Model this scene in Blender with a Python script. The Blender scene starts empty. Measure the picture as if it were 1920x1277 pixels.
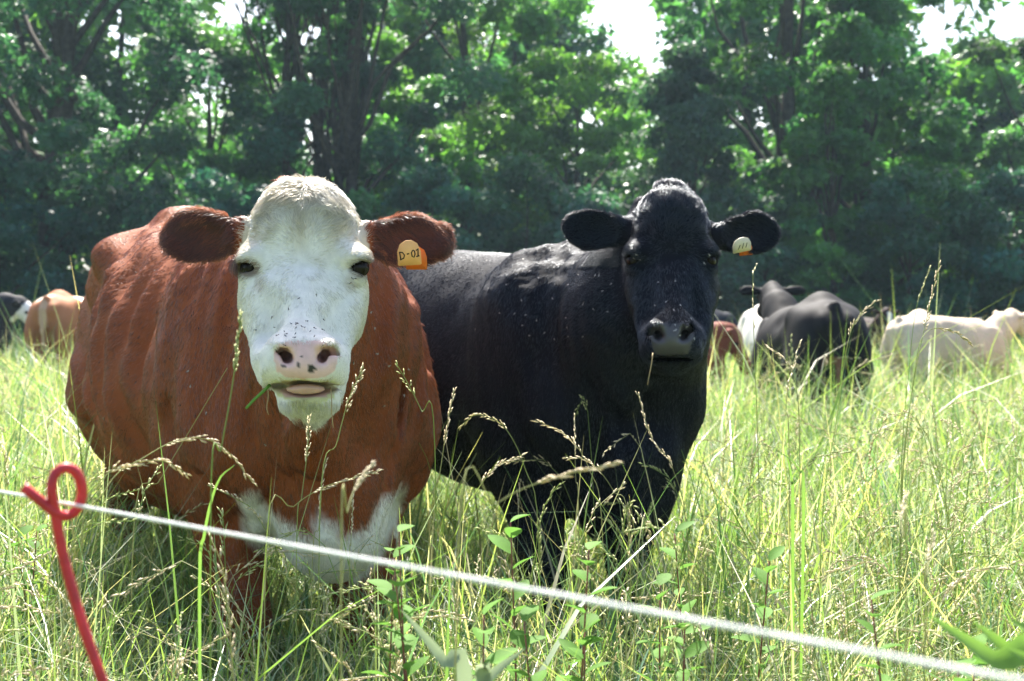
import bpy, math, random
import numpy as np
from mathutils import Vector

R = math.radians
sc = bpy.context.scene
COL = sc.collection
rng = np.random.default_rng(11)

# ------------------------------------------------------------------ camera
CAM_H, FPX, HORIZON = 1.15, 2500.0, 575.0          # metres, focal length in photo pixels, horizon row
PITCH = math.atan((638.5 - HORIZON) / FPX)
cam_d = bpy.data.cameras.new('camera')
cam_d.sensor_width = 36.0
cam_d.lens = FPX / 1920.0 * 36.0
cam_d.clip_start, cam_d.clip_end = 0.05, 3000.0
cam_d.dof.use_dof = True
cam_d.dof.focus_distance = 2.68
cam_d.dof.aperture_fstop = 6.3
cam = bpy.data.objects.new('camera', cam_d)
COL.objects.link(cam)
cam.location = (0, 0, CAM_H)
cam.rotation_euler = (R(90) - PITCH, 0, 0)
sc.camera = cam

# ------------------------------------------------------------------ sky, sun, exposure
SUN_EL, SUN_AZ = R(53), R(-6)                      # azimuth from +Y (view direction), positive to the right
w = bpy.data.worlds.new('World')
sc.world = w
w.use_nodes = True
nt = w.node_tree
nt.nodes.clear()
sky = nt.nodes.new('ShaderNodeTexSky')
sky.sky_type = 'NISHITA'
sky.sun_disc = False
sky.sun_elevation = SUN_EL
sky.sun_rotation = SUN_AZ
sky.air_density, sky.dust_density, sky.ozone_density = 1.0, 3.0, 1.0
bg = nt.nodes.new('ShaderNodeBackground')
bg.inputs['Strength'].default_value = 0.10
wo = nt.nodes.new('ShaderNodeOutputWorld')
nt.links.new(sky.outputs[0], bg.inputs['Color'])
nt.links.new(bg.outputs[0], wo.inputs['Surface'])
sd = bpy.data.lights.new('sun', 'SUN')
sd.energy = 5.0
sd.angle = R(0.5)
sd.color = (1.0, 0.95, 0.87)
sun = bpy.data.objects.new('sun', sd)
COL.objects.link(sun)
to_sun = Vector((math.sin(SUN_AZ) * math.cos(SUN_EL), math.cos(SUN_AZ) * math.cos(SUN_EL), math.sin(SUN_EL)))
sun.rotation_euler = to_sun.to_track_quat('Z', 'Y').to_euler()
sun.location = (0, 0, 30)
vs = sc.view_settings
vs.view_transform = 'Standard'
vs.look = 'None'
vs.gamma = 1.0
vs.use_curve_mapping = False
vs.exposure = 2.0

sc.render.engine = 'CYCLES'
cy = sc.cycles
cy.use_denoising = True
cy.max_bounces = 8
cy.diffuse_bounces = 4
cy.glossy_bounces = 3
cy.transmission_bounces = 6
cy.transparent_max_bounces = 8
cy.sample_clamp_indirect = 6.0
cy.caustics_reflective = False
cy.caustics_refractive = False
sc.cycles_curves.shape = 'RIBBONS'
sc.cycles_curves.subdivisions = 2

# ------------------------------------------------------------------ helpers
def px(u, v, d):
    """photo pixel and distance along +Y -> world point"""
    x, y = (u - 960.0) / FPX, (638.5 - v) / FPX
    fy, fz = math.cos(PITCH) + y * math.sin(PITCH), -math.sin(PITCH) + y * math.cos(PITCH)
    s = d / fy
    return np.array((x * s, d, CAM_H + fz * s))

def to_px(P):
    """world points -> photo pixels"""
    P = np.asarray(P, float)
    z = P[..., 2] - CAM_H
    c, s = math.cos(PITCH), math.sin(PITCH)
    dep = P[..., 1] * c - z * s
    up = P[..., 1] * s + z * c
    return 960 + FPX * P[..., 0] / dep, 638.5 - FPX * up / dep

_NT = rng.random((64, 64, 64)).astype(np.float32)
def noise3(P, f=1.0, seed=0):
    """smooth value noise in -1..1"""
    Q = np.asarray(P, np.float32) * f + 17.3 + seed * 7.77
    i = np.floor(Q).astype(np.int32)
    t = Q - i
    t = t * t * (3 - 2 * t)
    i &= 63
    j = (i + 1) & 63
    x0, y0, z0, x1, y1, z1 = i[..., 0], i[..., 1], i[..., 2], j[..., 0], j[..., 1], j[..., 2]
    tx, ty, tz = t[..., 0], t[..., 1], t[..., 2]
    def L(a, b, q): return a + (b - a) * q
    a = L(L(_NT[x0, y0, z0], _NT[x1, y0, z0], tx), L(_NT[x0, y1, z0], _NT[x1, y1, z0], tx), ty)
    b = L(L(_NT[x0, y0, z1], _NT[x1, y0, z1], tx), L(_NT[x0, y1, z1], _NT[x1, y1, z1], tx), ty)
    return L(a, b, tz) * 2 - 1

def sstep(a, b, x):
    t = np.clip((x - a) / (b - a), 0, 1)
    return t * t * (3 - 2 * t)

def tag(o, label=None, cat=None, group=None, kind=None):
    if label: o['label'] = label
    if cat: o['category'] = cat
    if group: o['group'] = group
    if kind: o['kind'] = kind
    return o

def empty(name, loc, label, cat, group=None):
    o = bpy.data.objects.new(name, None)
    o.empty_display_size = 0.1
    COL.objects.link(o)
    o.location = [float(c) for c in loc]
    return tag(o, label, cat, group)

def mesh_np(name, V, F, mat=None, parent=None, cols=None, smooth=False, origin=None):
    """V (n,3) world or local verts, F (m,k) faces or list of such arrays; cols (n,3) colour attribute 'col'"""
    V = np.asarray(V, np.float32)
    if origin is not None:
        V = V - np.asarray(origin, np.float32)
    Fs = [np.asarray(f, np.int32) for f in (F if isinstance(F, list) else [F])]
    Fs = [f for f in Fs if len(f)]
    loops = np.concatenate([f.ravel() for f in Fs])
    tot = np.concatenate([np.full(len(f), f.shape[1], np.int32) for f in Fs])
    start = np.concatenate([[0], np.cumsum(tot)[:-1]]).astype(np.int32)
    me = bpy.data.meshes.new(name)
    me.vertices.add(len(V))
    me.vertices.foreach_set('co', V.ravel())
    me.loops.add(len(loops))
    me.loops.foreach_set('vertex_index', loops)
    me.polygons.add(len(tot))
    me.polygons.foreach_set('loop_start', start)
    if smooth:
        me.polygons.foreach_set('use_smooth', np.ones(len(tot), bool))
    me.update(calc_edges=True)
    if cols is not None:
        C = np.ones((len(V), 4), np.float32)
        cols = np.asarray(cols)
        C[:, :cols.shape[1]] = cols
        at = me.attributes.new('col', 'FLOAT_COLOR', 'POINT')
        at.data.foreach_set('color', C.ravel())
    if mat is not None:
        me.materials.append(mat)
    o = bpy.data.objects.new(name, me)
    COL.objects.link(o)
    if parent is not None:
        o.parent = parent
    elif origin is not None:
        o.location = [float(c) for c in origin]
    return o

def frames_along(P):
    P = np.asarray(P, float)
    T = np.gradient(P, axis=0)
    T /= np.linalg.norm(T, axis=1)[:, None] + 1e-9
    ref = np.array((0.31, 0.87, 0.38)) if abs(T[0] @ np.array((0.31, 0.87, 0.38))) < 0.9 else np.array((1., 0, 0))
    A = np.zeros_like(T)
    a = np.cross(T[0], ref)
    for i in range(len(T)):                          # carried along without twisting
        a = a - T[i] * (a @ T[i])
        a /= np.linalg.norm(a) + 1e-9
        A[i] = a
    return T, A, np.cross(T, A)

def tube(P, r, n=6, caps=True):
    """swept tube: returns verts, quads(list)"""
    P = np.asarray(P, float)
    r = np.broadcast_to(np.asarray(r, float), (len(P),))
    T, A, B = frames_along(P)
    th = np.arange(n) * 2 * math.pi / n
    V = P[:, None] + r[:, None, None] * (np.cos(th)[None, :, None] * A[:, None] + np.sin(th)[None, :, None] * B[:, None])
    V = V.reshape(-1, 3)
    i = np.arange(len(P) - 1)[:, None] * n
    k = np.arange(n)[None]
    k2 = (k + 1) % n
    Q = np.stack([i + k, i + k2, i + n + k2, i + n + k], -1).reshape(-1, 4)
    F = [Q]
    if caps:
        m = len(V)
        V = np.vstack([V, P[0], P[-1]])
        kk = np.arange(n)
        b = (len(P) - 1) * n
        F.append(np.vstack([np.stack([(kk + 1) % n, kk, np.full(n, m)], -1),
                            np.stack([b + kk, b + (kk + 1) % n, np.full(n, m + 1)], -1)]))
    return V, F

class MB:
    """collects verts and faces of one mesh"""
    def __init__(s): s.V, s.Q, s.T, s.C, s.n = [], [], [], [], 0
    def add(s, V, F, col=None):
        V = np.asarray(V, np.float32)
        for f in (F if isinstance(F, list) else [F]):
            f = np.asarray(f, np.int64) + s.n
            (s.Q if f.shape[1] == 4 else s.T).append(f)
        s.V.append(V)
        if col is not None:
            s.C.append(np.broadcast_to(np.asarray(col, np.float32), (len(V), 3)))
        s.n += len(V)
    def build(s, name, mat, parent=None, smooth=False, origin=None):
        F = [np.concatenate(x) for x in (s.Q, s.T) if x]
        return mesh_np(name, np.concatenate(s.V), F, mat, parent, np.concatenate(s.C) if s.C else None, smooth, origin)

def spline(P, n):
    """Catmull-Rom through points"""
    P = np.asarray(P, float)
    E = np.vstack([2 * P[0] - P[1], P, 2 * P[-1] - P[-2]])
    t = np.linspace(0, len(P) - 1 - 1e-6, n)
    i = t.astype(int)
    f = (t - i)[:, None]
    a, b, c, d = E[i], E[i + 1], E[i + 2], E[i + 3]
    return 0.5 * (2 * b + (c - a) * f + (2 * a - 5 * b + 4 * c - d) * f ** 2 + (3 * b - a - 3 * c + d) * f ** 3)

# ------------------------------------------------------------------ materials
def new_mat(name):
    m = bpy.data.materials.new(name)
    m.use_nodes = True
    n = m.node_tree.nodes
    n.clear()
    return m, n, m.node_tree.links

def attr_mat(name, rough=0.6, spec=0.3, transl=0.0, noise=0.0, nscale=40.0, bump=0.0, bscale=150.0, wet=False, tint=(1, 1, 1), stint=(1, 1, 1)):
    """colour attribute 'col', optional noise variation, bump and translucency"""
    m, n, l = new_mat(name)
    out = n.new('ShaderNodeOutputMaterial')
    at = n.new('ShaderNodeAttribute')
    at.attribute_name = 'col'
    col = at.outputs['Color']
    if noise:
        tc = n.new('ShaderNodeTexCoord')
        nz = n.new('ShaderNodeTexNoise')
        nz.inputs['Scale'].default_value = nscale
        nz.inputs['Detail'].default_value = 4
        l.new(tc.outputs['Object'], nz.inputs['Vector'])
        mr = n.new('ShaderNodeMapRange')
        mr.inputs['From Min'].default_value = 0.25
        mr.inputs['From Max'].default_value = 0.75
        mr.inputs['To Min'].default_value = 1 - noise
        mr.inputs['To Max'].default_value = 1 + noise
        l.new(nz.outputs['Fac'], mr.inputs['Value'])
        mx = n.new('ShaderNodeVectorMath')
        mx.operation = 'SCALE'
        l.new(col, mx.inputs[0])
        l.new(mr.outputs[0], mx.inputs['Scale'])
        col = mx.outputs[0]
    p = n.new('ShaderNodeBsdfPrincipled')
    p.inputs['Roughness'].default_value = rough
    p.inputs['Specular IOR Level'].default_value = spec
    p.inputs['Specular Tint'].default_value = (*stint, 1)
    if wet:                                            # alpha of the attribute marks bare, moist skin
        for sock, dry_v, wet_v in (('Roughness', rough, 0.27), ('Specular IOR Level', spec, 0.5)):
            mw = n.new('ShaderNodeMapRange')
            mw.inputs['To Min'].default_value, mw.inputs['To Max'].default_value = wet_v, dry_v
            l.new(at.outputs['Alpha'], mw.inputs['Value'])
            l.new(mw.outputs[0], p.inputs[sock])
    l.new(col, p.inputs['Base Color'])
    if bump:
        tb = n.new('ShaderNodeTexCoord')
        nb = n.new('ShaderNodeTexNoise')
        nb.inputs['Scale'].default_value = bscale
        nb.inputs['Detail'].default_value = 3
        l.new(tb.outputs['Object'], nb.inputs['Vector'])
        bp = n.new('ShaderNodeBump')
        bp.inputs['Strength'].default_value = bump
        bp.inputs['Distance'].default_value = 0.004
        l.new(nb.outputs['Fac'], bp.inputs['Height'])
        l.new(bp.outputs[0], p.inputs['Normal'])
    sh = p.outputs[0]
    if transl:
        tr = n.new('ShaderNodeBsdfTranslucent')
        mm = n.new('ShaderNodeMixRGB')
        mm.blend_type = 'MULTIPLY'
        mm.inputs['Fac'].default_value = 1.0
        mm.inputs['Color2'].default_value = (*tint, 1)
        l.new(col, mm.inputs['Color1'])
        l.new(mm.outputs[0], tr.inputs['Color'])
        ms = n.new('ShaderNodeMixShader')
        ms.inputs['Fac'].default_value = transl
        l.new(sh, ms.inputs[1])
        l.new(tr.outputs[0], ms.inputs[2])
        sh = ms.outputs[0]
    l.new(sh, out.inputs['Surface'])
    return m

def flat_mat(name, col, rough=0.5, spec=0.5, noise=0.0, nscale=30.0, bump=0.0, transl=0.0, coat=0.0, sss=0.0):
    """principled colour with noise variation"""
    m, n, l = new_mat(name)
    out = n.new('ShaderNodeOutputMaterial')
    p = n.new('ShaderNodeBsdfPrincipled')
    p.inputs['Roughness'].default_value = rough
    p.inputs['Specular IOR Level'].default_value = spec
    p.inputs['Coat Weight'].default_value = coat
    p.inputs['Base Color'].default_value = (*col, 1)
    if sss:
        p.inputs['Subsurface Weight'].default_value = sss
        p.inputs['Subsurface Radius'].default_value = (0.01, 0.004, 0.002)
        p.inputs['Subsurface Scale'].default_value = 1.0
    if noise or bump:
        tc = n.new('ShaderNodeTexCoord')
        nz = n.new('ShaderNodeTexNoise')
        nz.inputs['Scale'].default_value = nscale
        nz.inputs['Detail'].default_value = 5
        l.new(tc.outputs['Object'], nz.inputs['Vector'])
        if noise:
            cr = n.new('ShaderNodeValToRGB')
            cr.color_ramp.elements[0].position = 0.3
            cr.color_ramp.elements[1].position = 0.7
            cr.color_ramp.elements[0].color = (*[c * (1 - noise) for c in col], 1)
            cr.color_ramp.elements[1].color = (*[min(1, c * (1 + noise)) for c in col], 1)
            l.new(nz.outputs['Fac'], cr.inputs[0])
            l.new(cr.outputs[0], p.inputs['Base Color'])
        if bump:
            bp = n.new('ShaderNodeBump')
            bp.inputs['Strength'].default_value = bump
            bp.inputs['Distance'].default_value = 0.003
            l.new(nz.outputs['Fac'], bp.inputs['Height'])
            l.new(bp.outputs[0], p.inputs['Normal'])
    sh = p.outputs[0]
    if transl:
        tr = n.new('ShaderNodeBsdfTranslucent')
        tr.inputs['Color'].default_value = (*col, 1)
        ms = n.new('ShaderNodeMixShader')
        ms.inputs['Fac'].default_value = transl
        l.new(sh, ms.inputs[1])
        l.new(tr.outputs[0], ms.inputs[2])
        sh = ms.outputs[0]
    l.new(sh, out.inputs['Surface'])
    return m

# ------------------------------------------------------------------ organic bodies: smooth-union distance field -> surface nets
class Field:
    def __init__(s, xs, ys, zs):
        s.ax = [np.asarray(a, np.float32) for a in (xs, ys, zs)]
        s.D = np.full([len(a) for a in s.ax], 0.5, np.float32)
    def sl(s, lo, hi):
        return tuple(slice(max(0, np.searchsorted(a, l) - 1), np.searchsorted(a, h) + 1) for a, l, h in zip(s.ax, lo, hi))
    def pts(s, q):
        x, y, z = (a[c] for a, c in zip(s.ax, q))
        return x[:, None, None], y[None, :, None], z[None, None, :]
    def put(s, q, d, k, sub=False):
        D = s.D[q]
        if D.size == 0: return
        if sub:
            d = -d
            h = np.maximum(k - np.abs(D - d), 0) / k
            s.D[q] = np.maximum(D, d) + h * h * k * 0.25
        else:
            h = np.maximum(k - np.abs(D - d), 0) / k
            s.D[q] = np.minimum(D, d) - h * h * k * 0.25
    def ell(s, c, r, k=0.03, axes=None, sub=False):
        c = np.asarray(c, np.float32)
        r = np.asarray(r, np.float32)
        m = r.max() + k + 0.02
        q = s.sl(c - m, c + m)
        x, y, z = s.pts(q)
        x, y, z = x - c[0], y - c[1], z - c[2]
        if axes is not None:
            A = np.asarray(axes, np.float32)
            x, y, z = (x * a[0] + y * a[1] + z * a[2] for a in A)
        k0 = np.sqrt((x / r[0]) ** 2 + (y / r[1]) ** 2 + (z / r[2]) ** 2)
        k1 = np.sqrt((x / r[0] ** 2) ** 2 + (y / r[1] ** 2) ** 2 + (z / r[2] ** 2) ** 2)
        s.put(q, (k0 * (k0 - 1) / (k1 + 1e-6)).astype(np.float32), k, sub)
    def cap(s, a, b, ra, rb, k=0.03, axis=None, f=1.0, sub=False):
        """tapered capsule; along 'axis' its radius is multiplied by f"""
        a, b = np.asarray(a, np.float32), np.asarray(b, np.float32)
        m = max(ra, rb) * max(1, f) + k + 0.02
        q = s.sl(np.minimum(a, b) - m, np.maximum(a, b) + m)
        x, y, z = s.pts(q)
        ba = b - a
        px_, py_, pz_ = x - a[0], y - a[1], z - a[2]
        h = np.clip((px_ * ba[0] + py_ * ba[1] + pz_ * ba[2]) / float(ba @ ba), 0, 1)
        dx, dy, dz = px_ - h * ba[0], py_ - h * ba[1], pz_ - h * ba[2]
        g = dx * dx + dy * dy + dz * dz
        if axis is not None:
            w_ = np.asarray(axis, np.float32)
            w_ = w_ / np.linalg.norm(w_)
            e = dx * w_[0] + dy * w_[1] + dz * w_[2]
            g = g - e * e * (1 - 1 / f ** 2)
        s.put(q, (np.sqrt(np.maximum(g, 0)) - (ra + (rb - ra) * h)).astype(np.float32), k, sub)
    def chain(s, P, r, k=0.03, **kw):
        for i in range(len(P) - 1):
            s.cap(P[i], P[i + 1], r[i], r[i + 1], k, **kw)
    def loft(s, o, T, S, U, tab, k=0.03, n=2.2, m=0.0, sh=lambda t: 0.0):
        """tab rows: t, upper extent, lower extent, half width (extents along U measured from o)"""
        tab = np.asarray(tab, float)
        tt = np.linspace(tab[0, 0], tab[-1, 0], 160)
        def smooth(c):
            v = np.interp(tt, tab[:, 0], tab[:, c])
            ker = np.hanning(19); ker /= ker.sum()
            return np.convolve(np.pad(v, 9, mode='edge'), ker, 'valid')
        up, lo, wd = smooth(1), smooth(2), smooth(3)
        o = np.asarray(o, np.float32)
        T, S, U = (np.asarray(a, np.float32) for a in (T, S, U))
        C = np.array([o + T * t + S * a + U * b for t, u_, l_, w_ in zip(tt, up, lo, wd) for a in (-w_, w_) for b in (u_, l_)])
        q = s.sl(C.min(0) - k - 0.03, C.max(0) + k + 0.03)
        x, y, z = s.pts(q)
        x, y, z = x - o[0], y - o[1], z - o[2]
        t = x * T[0] + y * T[1] + z * T[2]
        a = np.abs(x * S[0] + y * S[1] + z * S[2])
        b = x * U[0] + y * U[1] + z * U[2]
        u_, l_, w_ = np.interp(t, tt, up), np.interp(t, tt, lo), np.interp(t, tt, wd)
        cz = l_ + (u_ - l_) * 0.46
        hb = np.where(b > cz, u_ - cz, cz - l_)
        up_ = np.clip((b - cz) / hb, 0, 1)
        Q = ((a / (w_ * (1 - m * up_ * sh(t)))) ** n + (np.abs(b - cz) / hb) ** n) ** (1 / n)
        d = (Q - 1) * np.minimum(w_, hb)
        e = np.maximum(tt[0] - t, t - tt[-1])
        d = np.maximum(d, e)
        s.put(q, d.astype(np.float32), k)
    def displace(s, fn, band=0.06):
        I = np.nonzero(np.abs(s.D) < band)
        P = np.stack([s.ax[i][I[i]] for i in range(3)], -1)
        s.D[I] += fn(P).astype(np.float32)
    def mesh(s, smooth=2):
        D = s.D
        sg = D < 0
        nx, ny, nz = D.shape
        acc = np.zeros((nx - 1, ny - 1, nz - 1, 3), np.float32)
        cnt = np.zeros((nx - 1, ny - 1, nz - 1), np.int16)
        edges = []
        for ax in range(3):
            lo = [slice(None)] * 3; hi = [slice(None)] * 3
            lo[ax] = slice(0, -1); hi[ax] = slice(1, None)
            cr = sg[tuple(lo)] != sg[tuple(hi)]
            I = np.stack(np.nonzero(cr), -1)
            J = I.copy(); J[:, ax] += 1
            d0, d1 = D[tuple(I.T)], D[tuple(J.T)]
            t = d0 / (d0 - d1)
            P = np.stack([s.ax[i][I[:, i]] for i in range(3)], -1)
            P[:, ax] += t * (s.ax[ax][J[:, ax]] - s.ax[ax][I[:, ax]])
            o1, o2 = (ax + 1) % 3, (ax + 2) % 3
            ok = np.ones(len(I), bool)
            cells = []
            for a, b in ((0, 0), (-1, 0), (-1, -1), (0, -1)):
                c = I.copy(); c[:, o1] += a; c[:, o2] += b
                for i in range(3):
                    ok &= (c[:, i] >= 0) & (c[:, i] < acc.shape[i])
                cells.append(c)
            cells = [c[ok] for c in cells]
            for c in cells:
                np.add.at(acc, tuple(c.T), P[ok])
                np.add.at(cnt, tuple(c.T), 1)
            edges.append((cells, (d0 < 0)[ok]))
        ids = np.full(cnt.shape, -1, np.int32)
        live = np.nonzero(cnt)
        ids[live] = np.arange(len(live[0]))
        V = acc[live] / cnt[live][:, None]
        Q = []
        for cells, ins in edges:
            q = np.stack([ids[tuple(c.T)] for c in cells], -1)
            q[~ins] = q[~ins][:, ::-1]
            Q.append(q)
        Q = np.concatenate(Q)
        E = np.concatenate([Q[:, [0, 1]], Q[:, [1, 2]], Q[:, [2, 3]], Q[:, [3, 0]]])
        for _ in range(smooth):
            for lam in (0.5, -0.5 * 0.98):
                S_ = np.zeros_like(V); c = np.zeros(len(V), np.float32)
                np.add.at(S_, E[:, 0], V[E[:, 1]])
                np.add.at(c, E[:, 0], 1)
                V = V + lam * (S_ / np.maximum(c, 1)[:, None] - V)
        return V, Q

def normals_of(V, Q):
    n = np.cross(V[Q[:, 2]] - V[Q[:, 0]], V[Q[:, 3]] - V[Q[:, 1]])
    N = np.zeros_like(V)
    for i in range(4):
        np.add.at(N, Q[:, i], n)
    return N / (np.linalg.norm(N, axis=1)[:, None] + 1e-12)

def graded(lo, hi, f0, f1, fine, coarse):
    """axis samples: fine between f0 and f1, coarse elsewhere"""
    a = np.arange(lo, f0, coarse)
    b = np.arange(f0, f1, fine)
    c = np.arange(f1, hi, coarse)
    return np.unique(np.round(np.concatenate([a, b, c]), 5))

class Frame:
    """cow frame: a forward from the hips, b to the cow's right, z up"""
    def __init__(s, o, yaw):
        s.o = np.array((o[0], o[1], 0.0))
        s.T = np.array((math.sin(yaw), -math.cos(yaw), 0.0))
        s.S = np.array((-math.cos(yaw), -math.sin(yaw), 0.0))
        s.U = np.array((0, 0, 1.0))
    def __call__(s, a, b, z): return s.o + s.T * a + s.S * b + s.U * z
    def inv(s, P):
        Q = P - s.o
        return Q @ s.T, Q @ s.S, Q[..., 2]

def cow_body(F, B, hw=1.0, hz=1.0, peak=0.42, legs=((1.36, 0.0), (1.36, 0.0), (0.0, 0.0), (-0.1, 0.0)), belly=0.0, hind_b=(0.15, -0.12)):
    Z = lambda z: z * hz
    tab = [(-0.24, 1.22, 1.10, 0.05), (-0.18, 1.33, 0.98, 0.13), (-0.05, 1.415, 0.82, 0.24), (0.2, 1.435, 0.70, 0.295),
           (0.45, 1.41, 0.63 - belly, 0.35), (0.8, 1.385, 0.57 - belly, 0.43), (1.05, 1.37, 0.565, 0.40), (1.25, 1.37, 0.58, 0.335),
           (1.42, 1.26, 0.58, 0.29), (1.56, 1.10, 0.60, 0.20), (1.66, 0.95, 0.66, 0.08)]
    tab = [(t, u * hz, l * hz, w_ * hw) for t, u, l, w_ in tab]
    F.loft(B.o, B.T, B.S, B.U, tab, 0.04, 2.25, peak, lambda t: sstep(0.75, 1.3, t))
    ax = (B.T, B.S, B.U)
    for s in (1, -1):
        F.cap(B(0.2, 0, Z(1.37)), B(0.2, s * 0.215 * hw, Z(1.28)), 0.075, 0.045, 0.12)             # hook bone
        F.cap(B(0.2, s * 0.215 * hw, Z(1.275)), B(-0.17, s * 0.10 * hw, Z(1.27)), 0.06, 0.05, 0.10)
        F.ell(B(-0.2, s * 0.10 * hw, Z(1.22)), (0.05, 0.04, 0.05), 0.07, ax)                     # pin bone
        F.ell(B(0.0, s * 0.20 * hw, Z(0.97)), (0.24, 0.115, 0.32), 0.10, ax)                     # thigh
        F.ell(B(0.45, s * 0.42 * hw, Z(1.26)), (0.14, 0.13, 0.10), 0.07, ax, sub=True)          # flank hollow
        th = R(18)
        ax2 = (B.T * math.cos(th) + B.U * math.sin(th), B.S, -B.T * math.sin(th) + B.U * math.cos(th))
        F.ell(B(1.30, s * 0.245 * hw, Z(1.01)), (0.16, 0.085, 0.27), 0.13, ax2)                  # shoulder blade
        F.ell(B(1.50, s * 0.210 * hw, Z(0.86)), (0.10, 0.080, 0.13), 0.10, ax)                   # point of shoulder
        F.ell(B(1.30, s * 0.25 * hw, Z(0.74)), (0.13, 0.08, 0.13), 0.09, ax)                     # upper arm
    F.ell(B(1.56, 0, Z(0.68)), (0.14, 0.13, 0.19), 0.12, ax)                                     # brisket
    for i, s in enumerate((1, -1)):
        a, _ = legs[i]
        F.chain([B(1.32, s * 0.20 * hw, Z(0.72)), B(a, s * 0.175, Z(0.44)), B(a + 0.01, s * 0.165, Z(0.38))], [0.11, 0.066, 0.064], 0.04)
        F.chain([B(a + 0.01, s * 0.165, Z(0.38)), B(a - 0.01, s * 0.16, 0.19), B(a, s * 0.16, 0.13), B(a + 0.03, s * 0.16, 0.07)], [0.060, 0.042, 0.052, 0.045], 0.02)
        F.cap(B(a + 0.045, s * 0.16, 0.05), B(a + 0.055, s * 0.16, 0.0), 0.052, 0.062, 0.01)
        a, _ = legs[2 + i]
        b = hind_b[i]
        F.chain([B(0.08, s * 0.20 * hw, Z(0.86)), B(a - 0.02, b, Z(0.66)), B(a - 0.15, b, Z(0.50))], [0.17, 0.10, 0.068], 0.05)
        F.chain([B(a - 0.15, b, Z(0.50)), B(a - 0.12, b, 0.22), B(a - 0.10, b, 0.13), B(a - 0.07, b, 0.07)], [0.062, 0.044, 0.055, 0.046], 0.02)
        F.cap(B(a - 0.05, b, 0.05), B(a - 0.04, b, 0.0), 0.052, 0.062, 0.01)
    F.chain([B(-0.15, 0, Z(1.37)), B(-0.225, 0, Z(1.25)), B(-0.25, 0.0, Z(0.98)), B(-0.24, 0.01, Z(0.68))], [0.045, 0.032, 0.022, 0.016], 0.03)

# ------------------------------------------------------------------ heads of the two near cows
class HeadMap:
    """head points measured on the white-faced cow (photo pixels, metres); the black cow's head is a re-proportioned one"""
    def __init__(s, u0, v0, su, sv, d0, sd):
        s.u0, s.v0, s.su, s.sv, s.d0, s.sd = u0, v0, su, sv, d0, sd
        k = d0 / 2.72
        s.s = np.array((su * k, sd, sv * k))
    def __call__(s, u, v, d):
        return px(s.u0 + (u - 571) * s.su, s.v0 + (v - 335) * s.sv, s.d0 + (d - 2.72) * s.sd)
    def r(s, x, y, z): return np.array((x, y, z)) * s.s

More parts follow.
